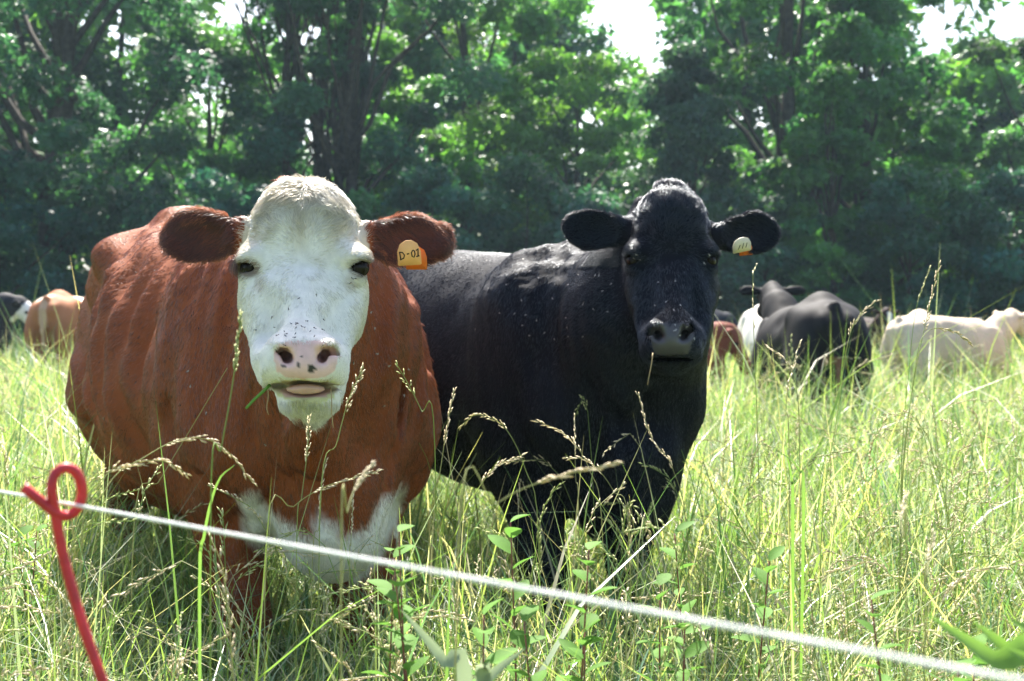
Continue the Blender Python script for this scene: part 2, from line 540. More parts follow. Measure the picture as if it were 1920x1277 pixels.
def hero_head(F, M, ears, mouth_open):
    f0, f1 = M(571, 360, 2.83), M(572, 640, 2.555)
    T = f1 - f0
    L = np.linalg.norm(T); T /= L
    S = np.array((1.0, 0, 0))
    T[0] = 0; T /= np.linalg.norm(T)
    U = np.array((0, T[2], -T[1]))
    sx = M.s[0]
    g = L / 0.43
    # skull and nose bridge
    F.loft(f0, T, S, U, [(t * g, a, b, c * sx) for t, a, b, c in
        [(-0.055, -0.05, -0.12, 0.03), (-0.03, -0.03, -0.16, 0.060), (0.02, 0.004, -0.20, 0.084), (0.08, 0.014, -0.23, 0.110),
         (0.15, 0.006, -0.25, 0.123), (0.21, -0.004, -0.25, 0.109), (0.28, 0.0, -0.22, 0.092), (0.34, 0.004, -0.18, 0.079),
         (0.40, 0.004, -0.15, 0.074), (0.44, -0.01, -0.12, 0.066), (0.46, -0.04, -0.09, 0.03)]], 0.03, 2.5)
    F.ell(M(571, 396, 2.870), M.r(0.070, 0.072, 0.052), 0.07)                       # poll
    F.ell(M(571, 432, 2.80), M.r(0.093, 0.085, 0.085), 0.06)                       # forehead
    for s in (1, -1):
        X = lambda du: 571 + s * du
        F.ell(M(X(100), 484, 2.760), M.r(0.030, 0.055, 0.024), 0.04)               # brow
        F.ell(M(X(72), 572, 2.84), M.r(0.044, 0.10, 0.090), 0.05)                  # cheek
        F.cap(M(X(72), 566, 2.76), M(X(57), 658, 2.665), 0.040, 0.033, 0.05)         # facial crest
        F.ell(M(X(78), 585, 2.592), M.r(0.034, 0.060, 0.075), 0.05, sub=True)       # hollow beside the nose bridge
        F.ell(M(X(46), 686, 2.605), M.r(0.034, 0.060, 0.040), 0.035)                # upper lip lobe
        F.ell(M(X(53), 712, 2.63), M.r(0.027, 0.045, 0.022), 0.025)                 # lip corner
    F.ell(M(572, 672, 2.575), M.r(0.066, 0.055, 0.050), 0.04)                      # muzzle
    F.ell(M(573, 690, 2.565), M.r(0.052, 0.040, 0.034), 0.02)                      # upper lip
    # lower jaw
    F.cap(M(578, 752 if mouth_open else 722, 2.66), M(574, 690, 2.92), 0.052 if mouth_open else 0.042, 0.085, 0.04)
    if mouth_open: F.ell(M(578, 751, 2.615), M.r(0.064, 0.056, 0.036), 0.025)
    # mouth
    if mouth_open:
        F.ell(M(571, 727, 2.565), M.r(0.058, 0.075, 0.011), 0.006, sub=True)
        F.ell(M(518, 724, 2.60), M.r(0.02, 0.06, 0.004), 0.008, sub=True)
        F.ell(M(630, 726, 2.60), M.r(0.02, 0.06, 0.004), 0.008, sub=True)
    else:
        F.ell(M(571, 722, 2.58), M.r(0.06, 0.05, 0.004), 0.008, sub=True)
    # nostrils
    for s in (1, -1):
        X = lambda du: 571.5 + s * du
        F.ell(M(X(38), 646, 2.545), M.r(0.020, 0.03, 0.013), 0.015)                 # nostril wing, above
        F.cap(M(X(27), 679, 2.512), M(X(44), 655, 2.535), 0.0095, 0.0125, 0.006, sub=True)
        F.cap(M(X(46), 654, 2.548), M(X(57), 673, 2.572), 0.0115, 0.010, 0.010, sub=True)
        F.cap(M(X(32), 674, 2.52), M(X(38), 662, 2.61), 0.0105, 0.010, 0.006, sub=True)
        # eye socket with lids
        e = M(X(103), 503, 2.748)
        F.ell(e + np.array((s * 0.004, -0.014, 0.001)), M.r(0.021, 0.026, 0.0155), 0.005, sub=True)
        F.ell(M(X(97), 520, 2.745), M.r(0.016, 0.02, 0.010), 0.02)
    # ears
    for (root, tip, up, half, thick) in ears:
        root, tip = np.asarray(root), np.asarray(tip)
        A = tip - root
        L = np.linalg.norm(A); A /= L
        up = np.asarray(up, float); up -= A * (up @ A); up /= np.linalg.norm(up)
        N = np.cross(A, up)
        if N[1] > 0: N = -N
        c = root + A * L * 0.55
        F.cap(root - A * 0.04, root + A * L * 0.30, 0.040, 0.034, 0.03, axis=N, f=0.7)
        E = (A, up, N)
        F.ell(c, (L * 0.50, half, thick), 0.018, E)
        F.ell(root + A * L * 0.66 - up * half * 0.08, (L * 0.36, half * 0.86, thick * 0.95), 0.008, E)
        F.ell(c + N * thick * 0.95 + A * L * 0.03, (L * 0.475, half * 0.92, thick * 1.45), 0.006, E, sub=True)

def wrinkle(P, d, f, seed):
    """noise stretched along direction d"""
    d = np.asarray(d, float); d /= np.linalg.norm(d)
    al = P @ d
    return noise3(P - 0.86 * al[:, None] * d, f, seed)

EYE = flat_mat('eye_gloss', (0.008, 0.005, 0.004), 0.2, 0.18)
TONGUE = flat_mat('tongue_flesh', (0.55, 0.33, 0.29), 0.35, 0.5, 0.12, 60, 0.2, sss=0.2)
HIDE = attr_mat('hide', 0.7, 0.12, 0, 0.10, 55, 0.12, 260, wet=True)
HIDE_BLACK = attr_mat('black_hide', 0.7, 0.06, 0, 0.10, 55, 0.12, 260, wet=True)

def fur_mat(name, rough, spec, transl, stint=(1, 1, 1)):
    return attr_mat(name, rough, spec, transl, 0.0, stint=stint)
FUR = fur_mat('fur', 0.34, 0.75, 0.15)
FUR_BLACK = fur_mat('black_fur', 0.32, 0.42, 0.02, (0.70, 0.84, 1.0))

def add_fur(parent, V, Q, N, cols, dens, length, comb, mat, count, origin, lift=0.25, width=0.0006, seed=1, name='coat', wave=None, vary=0.35):
    """short hairs: dens/length per vertex, comb (n,3) growth direction"""
    r = np.random.default_rng(seed)
    A = 0.5 * np.linalg.norm(np.cross(V[Q[:, 2]] - V[Q[:, 0]], V[Q[:, 3]] - V[Q[:, 1]]), axis=1)
    wgt = A * dens[Q].mean(1)
    cum = np.cumsum(wgt)
    f = np.searchsorted(cum, r.random(count) * cum[-1])
    f = np.minimum(f, len(Q) - 1)
    u, v = r.random((2, count))
    W = np.stack([(1 - u) * (1 - v), u * (1 - v), u * v, (1 - u) * v], -1).astype(np.float32)
    qi = Q[f]
    mix = lambda X: (X[qi] * (W[..., None] if X.ndim == 2 else W)).sum(1)
    P, n, c, l = mix(V), mix(N), mix(cols), mix(length)
    lift = mix(lift) if np.ndim(lift) else lift
    wav = mix(wave) if wave is not None else np.zeros(count)
    n /= np.linalg.norm(n, axis=1)[:, None] + 1e-9
    g = mix(comb)
    # clumps
    cl = np.stack([noise3(P, 38, seed + k) for k in range(3)], -1)
    cl2 = np.stack([noise3(P, 9, seed + 5 + k) for k in range(3)], -1)
    g = g / (np.linalg.norm(g, axis=1)[:, None] + 1e-9) + (0.22 + 0.6 * wav)[:, None] * cl + 0.22 * cl2 + r.normal(0, 0.18, (count, 3))
    g -= n * (g * n).sum(1)[:, None]
    g /= np.linalg.norm(g, axis=1)[:, None] + 1e-9
    l = l * r.uniform(0.65, 1.2, count)
    lf = lift * r.uniform(0.5, 1.5, count)
    K = 4
    pts = np.zeros((count, K, 3), np.float32)
    for k in range(K):
        t = k / (K - 1)
        pts[:, k] = P - n * 0.001 + (g * (t * (0.75 + 0.25 * t))[..., None] if False else g * t) * l[:, None] + n * (lf * (t - 0.55 * t * t))[:, None] * l[:, None]
        pts[:, k, 2] -= 0.10 * l * t * t
    hc = bpy.data.hair_curves.new(name)
    hc.add_curves([K] * count)
    hc.attributes['position'].data.foreach_set('vector', (pts - np.asarray(origin, np.float32)).ravel())
    ra = hc.attributes.get('radius') or hc.attributes.new('radius', 'FLOAT', 'POINT')
    prof = np.array([1.0, 0.9, 0.65, 0.15], np.float32)
    ra.data.foreach_set('value', (width * prof[None] * r.uniform(0.7, 1.3, (count, 1))).astype(np.float32).ravel())
    C = np.ones((count, K, 4), np.float32)
    strk = noise3(P - 0.8 * (P * g).sum(1)[:, None] * g, 60, seed + 9)
    C[..., :3] = (c * ((1 + (r.uniform(-0.55, 0.5, count) + vary * strk) * np.interp(c.max(1), [0.3, 0.6], [1.0, 0.25])))[:, None])[:, None]
    at = hc.attributes.new('col', 'FLOAT_COLOR', 'POINT')
    at.data.foreach_set('color', np.clip(C, 0, 1).ravel())
    hc.materials.append(mat)
    o = bpy.data.objects.new(name, hc)
    COL.objects.link(o)
    o.parent = parent
    return o

def eye_part(parent, c, r, origin):
    mb = MB()
    n, m = 14, 10
    V = [c + np.array((0, 0, r))]
    for i in range(1, m):
        for j in range(n):
            a, b = math.pi * i / m, 2 * math.pi * j / n
            V.append(c + r * np.array((math.sin(a) * math.cos(b), math.sin(a) * math.sin(b), math.cos(a))))
    V.append(c - np.array((0, 0, r)))
    T = [(0, 1 + j, 1 + (j + 1) % n) for j in range(n)]
    Qs = [(1 + (i - 1) * n + j, 1 + i * n + j, 1 + i * n + (j + 1) % n, 1 + (i - 1) * n + (j + 1) % n) for i in range(1, m - 1) for j in range(n)]
    b = 1 + (m - 2) * n
    T += [(b + j, len(V) - 1, b + (j + 1) % n) for j in range(n)]
    mb.add(V, [np.array(Qs), np.array(T)])
    return mb.build('eye', EYE, parent, True, origin)

def in_poly(u, v, poly):
    poly = np.asarray(poly, float)
    ins = np.zeros(u.shape, bool)
    for (x0, y0), (x1, y1) in zip(poly, np.roll(poly, -1, 0)):
        c = (y0 > v) != (y1 > v)
        ins ^= c & (u < (x1 - x0) * (v - y0) / (y1 - y0 + 1e-9) + x0)
    return ins

# ---------------------------------------------------------------- the white-faced brown cow
def white_faced_cow():
    B = Frame((-1.17, 4.6), R(27.9))
    O = B(0.75, 0, 0)
    M = HeadMap(571, 335, 1.0, 1.0, 2.72, 1.0)
    F = Field(graded(-1.75, 0.05, -0.76, -0.13, 0.0052, 0.017), graded(2.42, 5.1, 2.46, 2.92, 0.0055, 0.017),
              graded(-0.03, 1.62, 0.87, 1.46, 0.0050, 0.016))
    cow_body(F, B, 1.0, 1.0, legs=((1.38, 0), (1.33, 0), (0.06, 0), (-0.12, 0)), hind_b=(0.14, -0.06), belly=0.05)
    # neck
    back = M(571, 440, 3.0)
    F.chain([back, B(1.55, -0.02, 1.10), B(1.30, 0, 1.04)], [0.105, 0.155, 0.21], 0.15, axis=(0, 0.3, 1), f=1.25)
    F.ell(B(1.40, 0.14, 1.08), (0.20, 0.13, 0.19), 0.14, (B.T, B.S, B.U))
    F.cap(M(574, 640, 2.97), B(1.55, 0, 0.82), 0.085, 0.14, 0.10)
    F.chain([M(577, 705, 2.86), M(590, 820, 3.0), B(1.66, 0, 0.74), B(1.60, 0, 0.60)], [0.045, 0.035, 0.045, 0.08], 0.07)   # dewlap
    ears = [(M(452, 443, 2.86), M(328, 440, 2.84), (0.05, 0, 1), 0.050, 0.015),
            (M(690, 450, 2.86), M(816, 449, 2.84), (0.12, 0, 1), 0.050, 0.015)]
    hero_head(F, M, ears, True)
    def disp(P):
        a, b, z = B.inv(P)
        h = np.linalg.norm(P - M(571, 520, 2.75), axis=1)
        body = sstep(0.22, 0.38, h)
        rib = np.sin((a + 0.30 * z + 0.05 * noise3(P, 3, 5)) * 2 * math.pi / 0.115) * sstep(0.45, 0.6, a) * sstep(1.25, 1.0, a) * sstep(0.2, 0.35, np.abs(b)) * sstep(0.75, 0.95, z)
        d = -0.013 * rib
        d -= 0.022 * np.exp(-((a - 1.10 - 0.1 * (z - 0.9)) / 0.055) ** 2) * sstep(0.18, 0.3, np.abs(b)) * sstep(0.6, 0.75, z) * sstep(1.3, 1.15, z)
        nk = sstep(1.05, 1.3, a) * sstep(0.5, 0.65, z) * body
        d += nk * (0.022 * wrinkle(P, (0.15, 0.25, 1), 11, 2) + 0.014 * wrinkle(P, (0.1, 0.2, 1), 26, 3))
        d += body * (0.010 * noise3(P, 5, 3) + 0.006 * noise3(P, 14, 4)) * 0.8
        d += body * 0.014 * wrinkle(P, B.T * -0.75 + B.U * 0.6, 16, 9) * sstep(1.25, 1.0, a)
        fh = (1 - body)
        d += fh * 0.0025 * noise3(P, 34, 6)
        return -d
    F.displace(disp)
    V, Q = F.mesh(2)
    N = normals_of(V, Q)
    u, v = to_px(V)
    a, b, z = B.inv(V)
    brown = np.array((0.205, 0.054, 0.016)); white = np.array((0.68, 0.65, 0.585)); pink = np.array((0.66, 0.40, 0.36))
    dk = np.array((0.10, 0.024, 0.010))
    n1 = noise3(V, 22, 1) * 0.5 + noise3(V, 60, 2) * 0.5
    C = np.tile(brown, (len(V), 1))
    C *= (1 + 0.16 * noise3(V, 3, 8) + 0.10 * n1)[:, None]
    def paint(mask, col):
        nonlocal C
        C = C * (1 - mask[:, None]) + np.asarray(col) * mask[:, None]
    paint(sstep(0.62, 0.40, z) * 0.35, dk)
    front = sstep(0.02, -0.01, V[:, 1] - (2.93 + 0.02 * n1))
    # white face
    du = np.abs(u - 571)
    fw = np.interp(v, [335, 380, 430, 470, 520, 640, 700, 800], [84, 94, 112, 121, 128, 130, 110, 80])
    wm = sstep(10, -6, du - fw + 8 * n1) * front * (v < 815)
    wm *= sstep(6, -10, v - (782 + 30 * np.clip(1 - np.abs(u - 590) / 30, 0, 1) + 6 * n1))
    wm = np.where((V[:, 1] > 2.86) & (du > 108), 0, wm)
    paint(wm, white)
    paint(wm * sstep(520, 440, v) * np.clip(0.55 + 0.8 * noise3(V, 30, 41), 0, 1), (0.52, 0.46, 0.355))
    paint((du > fw + 2 + 5 * n1) & (v < 478), brown)
    # ears: darker inside
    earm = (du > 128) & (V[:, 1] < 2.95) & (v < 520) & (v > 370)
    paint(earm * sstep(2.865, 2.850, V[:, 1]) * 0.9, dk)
    # white brisket and socks
    poly = [(448, 925), (480, 918), (505, 955), (545, 985), (590, 1010), (590, 965), (630, 975), (640, 1010), (690, 985), (715, 945), (765, 898),
            (752, 950), (735, 1010), (700, 1060), (660, 1100), (560, 1100), (505, 1040), (462, 1010)]
    uu, vv = u + 7 * noise3(V, 30, 12), v + 7 * noise3(V, 30, 13)
    pm = sum(in_poly(uu + 7 * math.cos(q), vv + 7 * math.sin(q), poly).astype(float) for q in np.arange(8) * 0.785) / 8
    paint(pm * (a > 1.38), white)
    paint((in_poly(uu, vv, [(742, 985), (758, 980), (758, 1010), (742, 1008)]) & (a > 1.2)).astype(float), white)
    paint(sstep(0.27, 0.22, z + 0.04 * n1) * ((a > 1.0) | (b < 0)) * 0.9, white * 0.9)
    paint(sstep(0.07, 0.05, z), (0.05, 0.04, 0.035))
    # nose, lips, chin stain
    nose = [(513, 668), (520, 646), (545, 637), (572, 640), (600, 637), (625, 646), (633, 668), (628, 695), (612, 706), (572, 712), (532, 706), (518, 695)]
    fr = V[:, 1] < 2.64
    bare = (in_poly(u + 3 * n1, v + 3 * n1, nose) & fr & (front > 0)).astype(float)
    paint(bare * 0.9, pink)
    paint((in_poly(u, v, [(520, 706), (535, 712), (610, 712), (625, 706), (612, 722), (530, 722)]) & fr) * 0.6, (0.42, 0.30, 0.16))
    paint((in_poly(u, v, [(515, 722), (630, 722), (628, 745), (600, 758), (560, 758), (520, 742)]) & fr) * sstep(718, 740, v) * 0.75, (0.47, 0.45, 0.16))
    lip = (in_poly(u, v, [(505, 720), (640, 720), (632, 738), (512, 738)]) & fr)
    paint(lip * 0.5, (0.40, 0.30, 0.18))
    paint(in_poly(u, v, [(522, 729), (622, 729), (612, 745), (534, 745)]) & fr, (0.52, 0.34, 0.27))
    for (cu, cv, rr) in ((584, 692, 7), (559, 685, 4.5), (532, 688, 3.5), (563, 668, 2.5)):
        paint(((u - cu) ** 2 + (v - cv) ** 2 < (rr * (1 + 0.3 * n1)) ** 2) & fr, (0.02, 0.02, 0.018))
    for s in (1, -1):
        eu, ev = 571.5 + s * 106, 503
        rr = np.hypot((u - eu) / 22, (v - ev) / 17)
        paint(sstep(1.35, 0.8, rr) * (V[:, 1] < 2.82) * 0.85, (0.10, 0.055, 0.035))
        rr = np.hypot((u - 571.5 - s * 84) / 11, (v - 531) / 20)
        paint(sstep(1.3, 0.5, rr) * front * 0.55, (0.40, 0.33, 0.24))  # tan tear line, also painting in the shaded crease below the eye corner
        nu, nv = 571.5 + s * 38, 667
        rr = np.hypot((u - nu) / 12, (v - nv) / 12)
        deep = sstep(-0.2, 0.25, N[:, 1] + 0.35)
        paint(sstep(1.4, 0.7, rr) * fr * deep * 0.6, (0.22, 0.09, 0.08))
    root = empty('cow', O, 'brown cow with a white face and orange ear tag, nearest the fence post', 'cow')
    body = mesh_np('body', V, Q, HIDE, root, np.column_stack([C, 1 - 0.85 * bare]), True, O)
    tag(body, 'reddish brown hide with white face, white brisket patch and pink nose')
    for s in (1, -1):
        eye_part(root, M(571.5 + s * 103, 502, 2.744), 0.0200, O)
    tb = MB()
    P = [M(573, 733, 2.66), M(573, 729, 2.61), M(573, 727, 2.578), M(573, 729, 2.568)]
    Tv, Tf = tube(P, [0.03, 0.034, 0.033, 0.024], 12)
    c = np.mean(P, axis=0)
    Tv = c + (Tv - c) * np.array((1.12, 1, 0.30))
    tb.add(Tv, Tf)
    tb.build('tongue', TONGUE, root, True, O)
    return root, B, M, O, V, Q, N, C, u, v, a, b, z, bare, wm, earm, front

def fur_white_faced(cow):
    root, B, M, O, V, Q, N, C, u, v, a, b, z, bare, wm, earm, front = cow
    du = np.abs(u - 571)
    head = (V[:, 1] < 2.97) & (v < 800)
    whorl = M(568, 490, 2.70)
    comb = np.tile(-B.T * 0.75 - B.U * 0.65, (len(V), 1))
    nk = (sstep(1.1, 1.35, a) * (~head))[:, None]
    comb = comb * (1 - nk) + (np.array((0.05, 0.25, -1.0)) - B.S * 0.1) * nk
    rad = V - whorl
    rad = rad / (np.linalg.norm(rad, axis=1)[:, None] + 1e-6)
    tk = sstep(430, 365, v)[:, None]
    rad = rad * (1 - tk) + tk * (np.array((0, -0.35, -0.2)) + 0.9 * np.stack([np.sign(u - 571) * 0.5, 0 * u, -0.2 + 0 * u], -1) + np.array((0, 0, 0.45)) * (v < 362)[:, None])
    comb = np.where(head[:, None], rad, comb)
    comb = np.where(earm[:, None], np.stack([np.sign(u - 571) * 0.9, -0.25 + 0 * u, -0.55 + 0 * u], -1), comb)
    length = np.full(len(V), 0.016)
    length = np.where(head, 0.012, length)
    length = np.where(head & (du < 120), 0.012 + 0.013 * sstep(470, 390, v), length)
    length = np.where(head & (v > 640), 0.007, length)
    length = np.where(head & (v > 745), 0.018, length)
    length = np.where(earm, np.where(N[:, 1] < -0.1, 0.030, 0.011), length)
    dens = np.where(head, 3.2, 1.0)
    dens = np.where(earm, 4.0, dens)
    dens = dens * (1 - np.clip(bare * 2, 0, 1))
    for s in (1, -1):
        rr = np.hypot((u - 571.5 - s * 106) / 20, (v - 503) / 15)
        dens = np.where((rr < 1) & (V[:, 1] < 2.85), 0, dens)
    mouth = (v > 712) & (v < 748) & (du < 64) & (V[:, 1] < 2.66)
    dens = np.where(mouth, 0, dens)
    dens = dens * (1 - 0.6 * (N[:, 1] > 0.3)) * (z > 0.1)
    lift = np.full(len(V), 0.22)
    lift = np.where(head & (du < 120), 0.22 + 0.36 * sstep(460, 370, v), lift)
    lift = np.where(earm, 0.45, lift)
    wave = np.where(head & (du < 120), 0.8 * sstep(490, 420, v), 0.0)
    add_fur(root, V, Q, N, C, dens, length, comb, FUR, 330000, O, lift, 0.0007, 3, wave=wave)
    # backlit fringe round the ears
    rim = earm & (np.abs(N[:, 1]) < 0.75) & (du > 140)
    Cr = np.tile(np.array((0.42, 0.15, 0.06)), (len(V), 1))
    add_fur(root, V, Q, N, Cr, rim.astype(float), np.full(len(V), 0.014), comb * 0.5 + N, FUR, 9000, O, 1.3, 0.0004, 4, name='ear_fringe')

# ---------------------------------------------------------------- the black cow
def black_cow():
    B = Frame((-0.465, 5.14), R(30))
    O = B(0.75, 0, 0)
    M = HeadMap(1258, 349, 0.70, 0.835, 3.45, 0.95)
    F = Field(graded(-1.0, 0.95, 0.10, 0.74, 0.0056, 0.018), graded(3.15, 5.5, 3.18, 3.68, 0.0062, 0.018),
              graded(-0.03, 1.58, 0.97, 1.49, 0.0056, 0.017))
    cow_body(F, B, 0.79, 0.96, 0.22, legs=((1.40, 0), (1.34, 0), (0.05, 0), (-0.1, 0)), hind_b=(0.15, -0.13))
    F.chain([M(571, 440, 3.02), B(1.60, 0.0, 1.12), B(1.30, 0, 1.05)], [0.11, 0.16, 0.20], 0.14, axis=(0, 0.3, 1), f=1.25)
    F.cap(M(574, 640, 2.99), B(1.52, -0.02, 0.85), 0.09, 0.15, 0.10)
    F.chain([M(577, 700, 2.92), M(585, 830, 3.05), B(1.66, 0, 0.74), B(1.58, 0, 0.60)], [0.05, 0.05, 0.06, 0.09], 0.08)
    ears = [(px(1172, 434, 3.58), px(1067, 426, 3.56), (0.15, 0, 1), 0.053, 0.015),
            (px(1344, 443, 3.58), px(1453, 432, 3.56), (0.10, 0, 1), 0.054, 0.015)]
    hero_head(F, M, ears, False)
    # crest of folded skin on the poll
    F.ell(px(1256, 352, 3.60), (0.040, 0.05, 0.016), 0.02)
    hc = M(571, 520, 2.75)
    def disp(P):
        a, b, z = B.inv(P)
        h = np.linalg.norm(P - hc, axis=1)
        body = sstep(0.24, 0.40, h)
        nk = sstep(1.0, 1.3, a) * sstep(0.5, 0.65, z) * body
        d = nk * (0.018 * wrinkle(P, (-0.1, 0.15, 1), 12, 22) + 0.010 * wrinkle(P, (-0.1, 0.15, 1), 28, 25))
        d += body * (0.006 * noise3(P, 5, 23) + 0.004 * noise3(P, 14, 24)) * 0.8
        d += (1 - body) * 0.003 * noise3(P, 34, 26)
        return -d
    F.displace(disp)
    V, Q = F.mesh(2)
    N = normals_of(V, Q)
    u, v = to_px(V)
    a, b, z = B.inv(V)
    hu = 571 + (u - M.u0) / M.su
    hv = 335 + (v - M.v0) / M.sv
    n1 = noise3(V, 22, 31) * 0.5 + noise3(V, 60, 32) * 0.5
    black = np.array((0.0060, 0.0068, 0.0105))
    C = np.tile(black, (len(V), 1)) * (1 + 0.2 * n1)[:, None]
    fr = V[:, 1] < M(571, 600, 2.64)[1]
    nose = [(513, 668), (520, 646), (545, 640), (572, 644), (600, 640), (625, 646), (633, 668), (628, 695), (622, 712), (572, 716), (522, 712), (518, 695)]
    bare = (in_poly(hu + 3 * n1, hv + 3 * n1, nose) & fr).astype(float)
    C = np.where((bare > 0)[:, None], np.array((0.062, 0.058, 0.062)) * (1 + 0.3 * n1)[:, None], C)
    root = empty('cow', O, 'black cow with a cream ear tag standing behind the white-faced cow', 'cow')
    mesh_np('body', V, Q, HIDE_BLACK, root, np.column_stack([C, 1 - 0.8 * bare]), True, O)
    for s in (1, -1):
        eye_part(root, M(571.5 + s * 102, 502, 2.744), 0.0185, O)
    head = (V[:, 1] < 3.72) & (v < 720) & (u > 1040)
    whorl = M(571, 470, 2.72)
    comb = np.tile(-B.T * 0.75 - B.U * 0.65, (len(V), 1))
    nk = (sstep(1.05, 1.35, a) * (~head))[:, None]
    comb = comb * (1 - nk) + np.array((-0.1, 0.25, -1.0)) * nk
    rad = V - whorl
    rad /= np.linalg.norm(rad, axis=1)[:, None] + 1e-6
    comb = np.where(head[:, None], rad, comb)
    earm = head & (np.abs(u - 1258) > 96) & (v < 500)
    comb = np.where(earm[:, None], np.stack([np.sign(u - 1258) * 0.9, -0.25 + 0 * u, -0.2 + 0 * u], -1), comb)
    length = np.where(head, 0.013, 0.014)
    length = np.where(head & (hv < 440) & ~earm, 0.022, length)
    length = np.where(earm, 0.016, length)
    dens = np.where(head, 3.0, 1.0) * (1 - bare)
    for s in (1, -1):
        rr = np.hypot((hu - 571.5 - s * 106) / 20, (hv - 503) / 15)
        dens = np.where((rr < 1) & (V[:, 1] < 3.6), 0, dens)
    dens = dens * (1 - 0.6 * (N[:, 1] > 0.3)) * (z > 0.1)
    lift = np.where(earm, 0.45, np.where(head & (hv < 400), 0.5, 0.22))
    wave = np.where(head & (hv < 470) & ~earm, 0.6, 0.0)
    add_fur(root, V, Q, N, np.clip(C * 1.1, 0, 1), dens, length, comb, FUR_BLACK, 270000, O, lift, 0.0007, 5, wave=wave)
    rim = earm & (np.abs(N[:, 1]) < 0.75)
    add_fur(root, V, Q, N, np.clip(C * 2.5, 0, 1), rim.astype(float), np.full(len(V), 0.009), comb * 0.5 + N, FUR_BLACK, 7000, O, 1.3, 0.0004, 6, name='ear_fringe')
    return root, B, M, O

# ---------------------------------------------------------------- ear tags
def tag_plate(name, c, right, up, w_, h_, mat, parent, origin, taper=0.62, thick=0.0022):
    """flat plastic tag: narrow neck on top, rounded corners"""
    c, right, up = (np.asarray(x, float) for x in (c, right, up))
    right /= np.linalg.norm(right)
    up -= right * (up @ right); up /= np.linalg.norm(up)
    n = np.cross(right, up)
    o2 = [(-0.5, -0.46), (-0.46, -0.5), (0.46, -0.5), (0.5, -0.46), (0.5, 0.05), (0.5 * taper + 0.06, 0.36), (0.12, 0.5), (-0.12, 0.5), (-0.5 * taper - 0.06, 0.36), (-0.5, 0.05)]
    P = np.array([c + right * x * w_ + up * y * h_ for x, y in o2])
    k = len(P)
    V = np.vstack([P + n * thick / 2, P - n * thick / 2, c + n * thick / 2, c - n * thick / 2])
    i = np.arange(k); j = (i + 1) % k
    mb = MB()
    mb.add(V, [np.stack([i, i + k, j + k, j], -1), np.vstack([np.stack([i, j, np.full(k, 2 * k)], -1), np.stack([j + k, i + k, np.full(k, 2 * k + 1)], -1)])])
    o = mb.build(name, mat, parent, False, origin)
    return o, (c, right, up, n, thick)

def strokes(paths, fr, w_, h_, wid, mat, parent, origin, name='lettering'):
    """raised marker strokes on a tag; paths in tag units -0.5..0.5"""
    c, right, up, n, th = fr
    mb = MB()
    for p in paths:
        P = np.array([c + right * x * w_ + up * y * h_ + n * (th / 2 + 0.0003) for x, y in p])
        V, Fq = tube(P, wid, 6)
        V = V - n * ((V - c) @ n - (th / 2 + 0.0003))[:, None] * 0.7
        mb.add(V, Fq)
    return mb.build(name, mat, parent, False, origin)

# ------------------------------------------------------------------ ground
def ground():
    xs = np.concatenate([[-900, -200, -60], np.arange(-36, 36.1, 0.6), [60, 200, 900]])
    ys = np.concatenate([[-200, -40, -12], np.arange(-6, 52, 0.6), [80, 300, 1200]])
    X, Y = np.meshgrid(xs, ys)
    P = np.stack([X, Y, 0 * X], -1).reshape(-1, 3)
    P[:, 2] = 0.02 * noise3(P, 0.9, 40) - 0.012
    n = len(xs)
    i, j = np.meshgrid(np.arange(n - 1), np.arange(len(ys) - 1))
    k = (j * n + i).ravel()
    Q = np.stack([k, k + 1, k + n + 1, k + n], -1)
    m, nd, l = new_mat('meadow_soil')
    out = nd.new('ShaderNodeOutputMaterial')
    p = nd.new('ShaderNodeBsdfPrincipled')
    p.inputs['Roughness'].default_value = 0.95
    p.inputs['Specular IOR Level'].default_value = 0.1
    tc = nd.new('ShaderNodeTexCoord')
    nz = nd.new('ShaderNodeTexNoise')
    nz.inputs['Scale'].default_value = 3.0
    nz.inputs['Detail'].default_value = 8
    l.new(tc.outputs['Object'], nz.inputs['Vector'])
    cr = nd.new('ShaderNodeValToRGB')
    cr.color_ramp.elements[0].position, cr.color_ramp.elements[1].position = 0.35, 0.65
    cr.color_ramp.elements[0].color = (0.05, 0.07, 0.018, 1)
    cr.color_ramp.elements[1].color = (0.12, 0.16, 0.04, 1)
    l.new(nz.outputs['Fac'], cr.inputs[0])
    l.new(cr.outputs[0], p.inputs['Base Color'])
    l.new(p.outputs[0], out.inputs['Surface'])
    tag(mesh_np('ground', P, Q, m, None, None, True), kind='structure')

# ------------------------------------------------------------------ woodland edge
BARK = flat_mat('bark', (0.055, 0.045, 0.036), 0.9, 0.15, 0.5, 9, 0.8)
LEAF = attr_mat('leaf', 0.45, 0.4, 0.52, tint=(1.3, 1.5, 0.6))

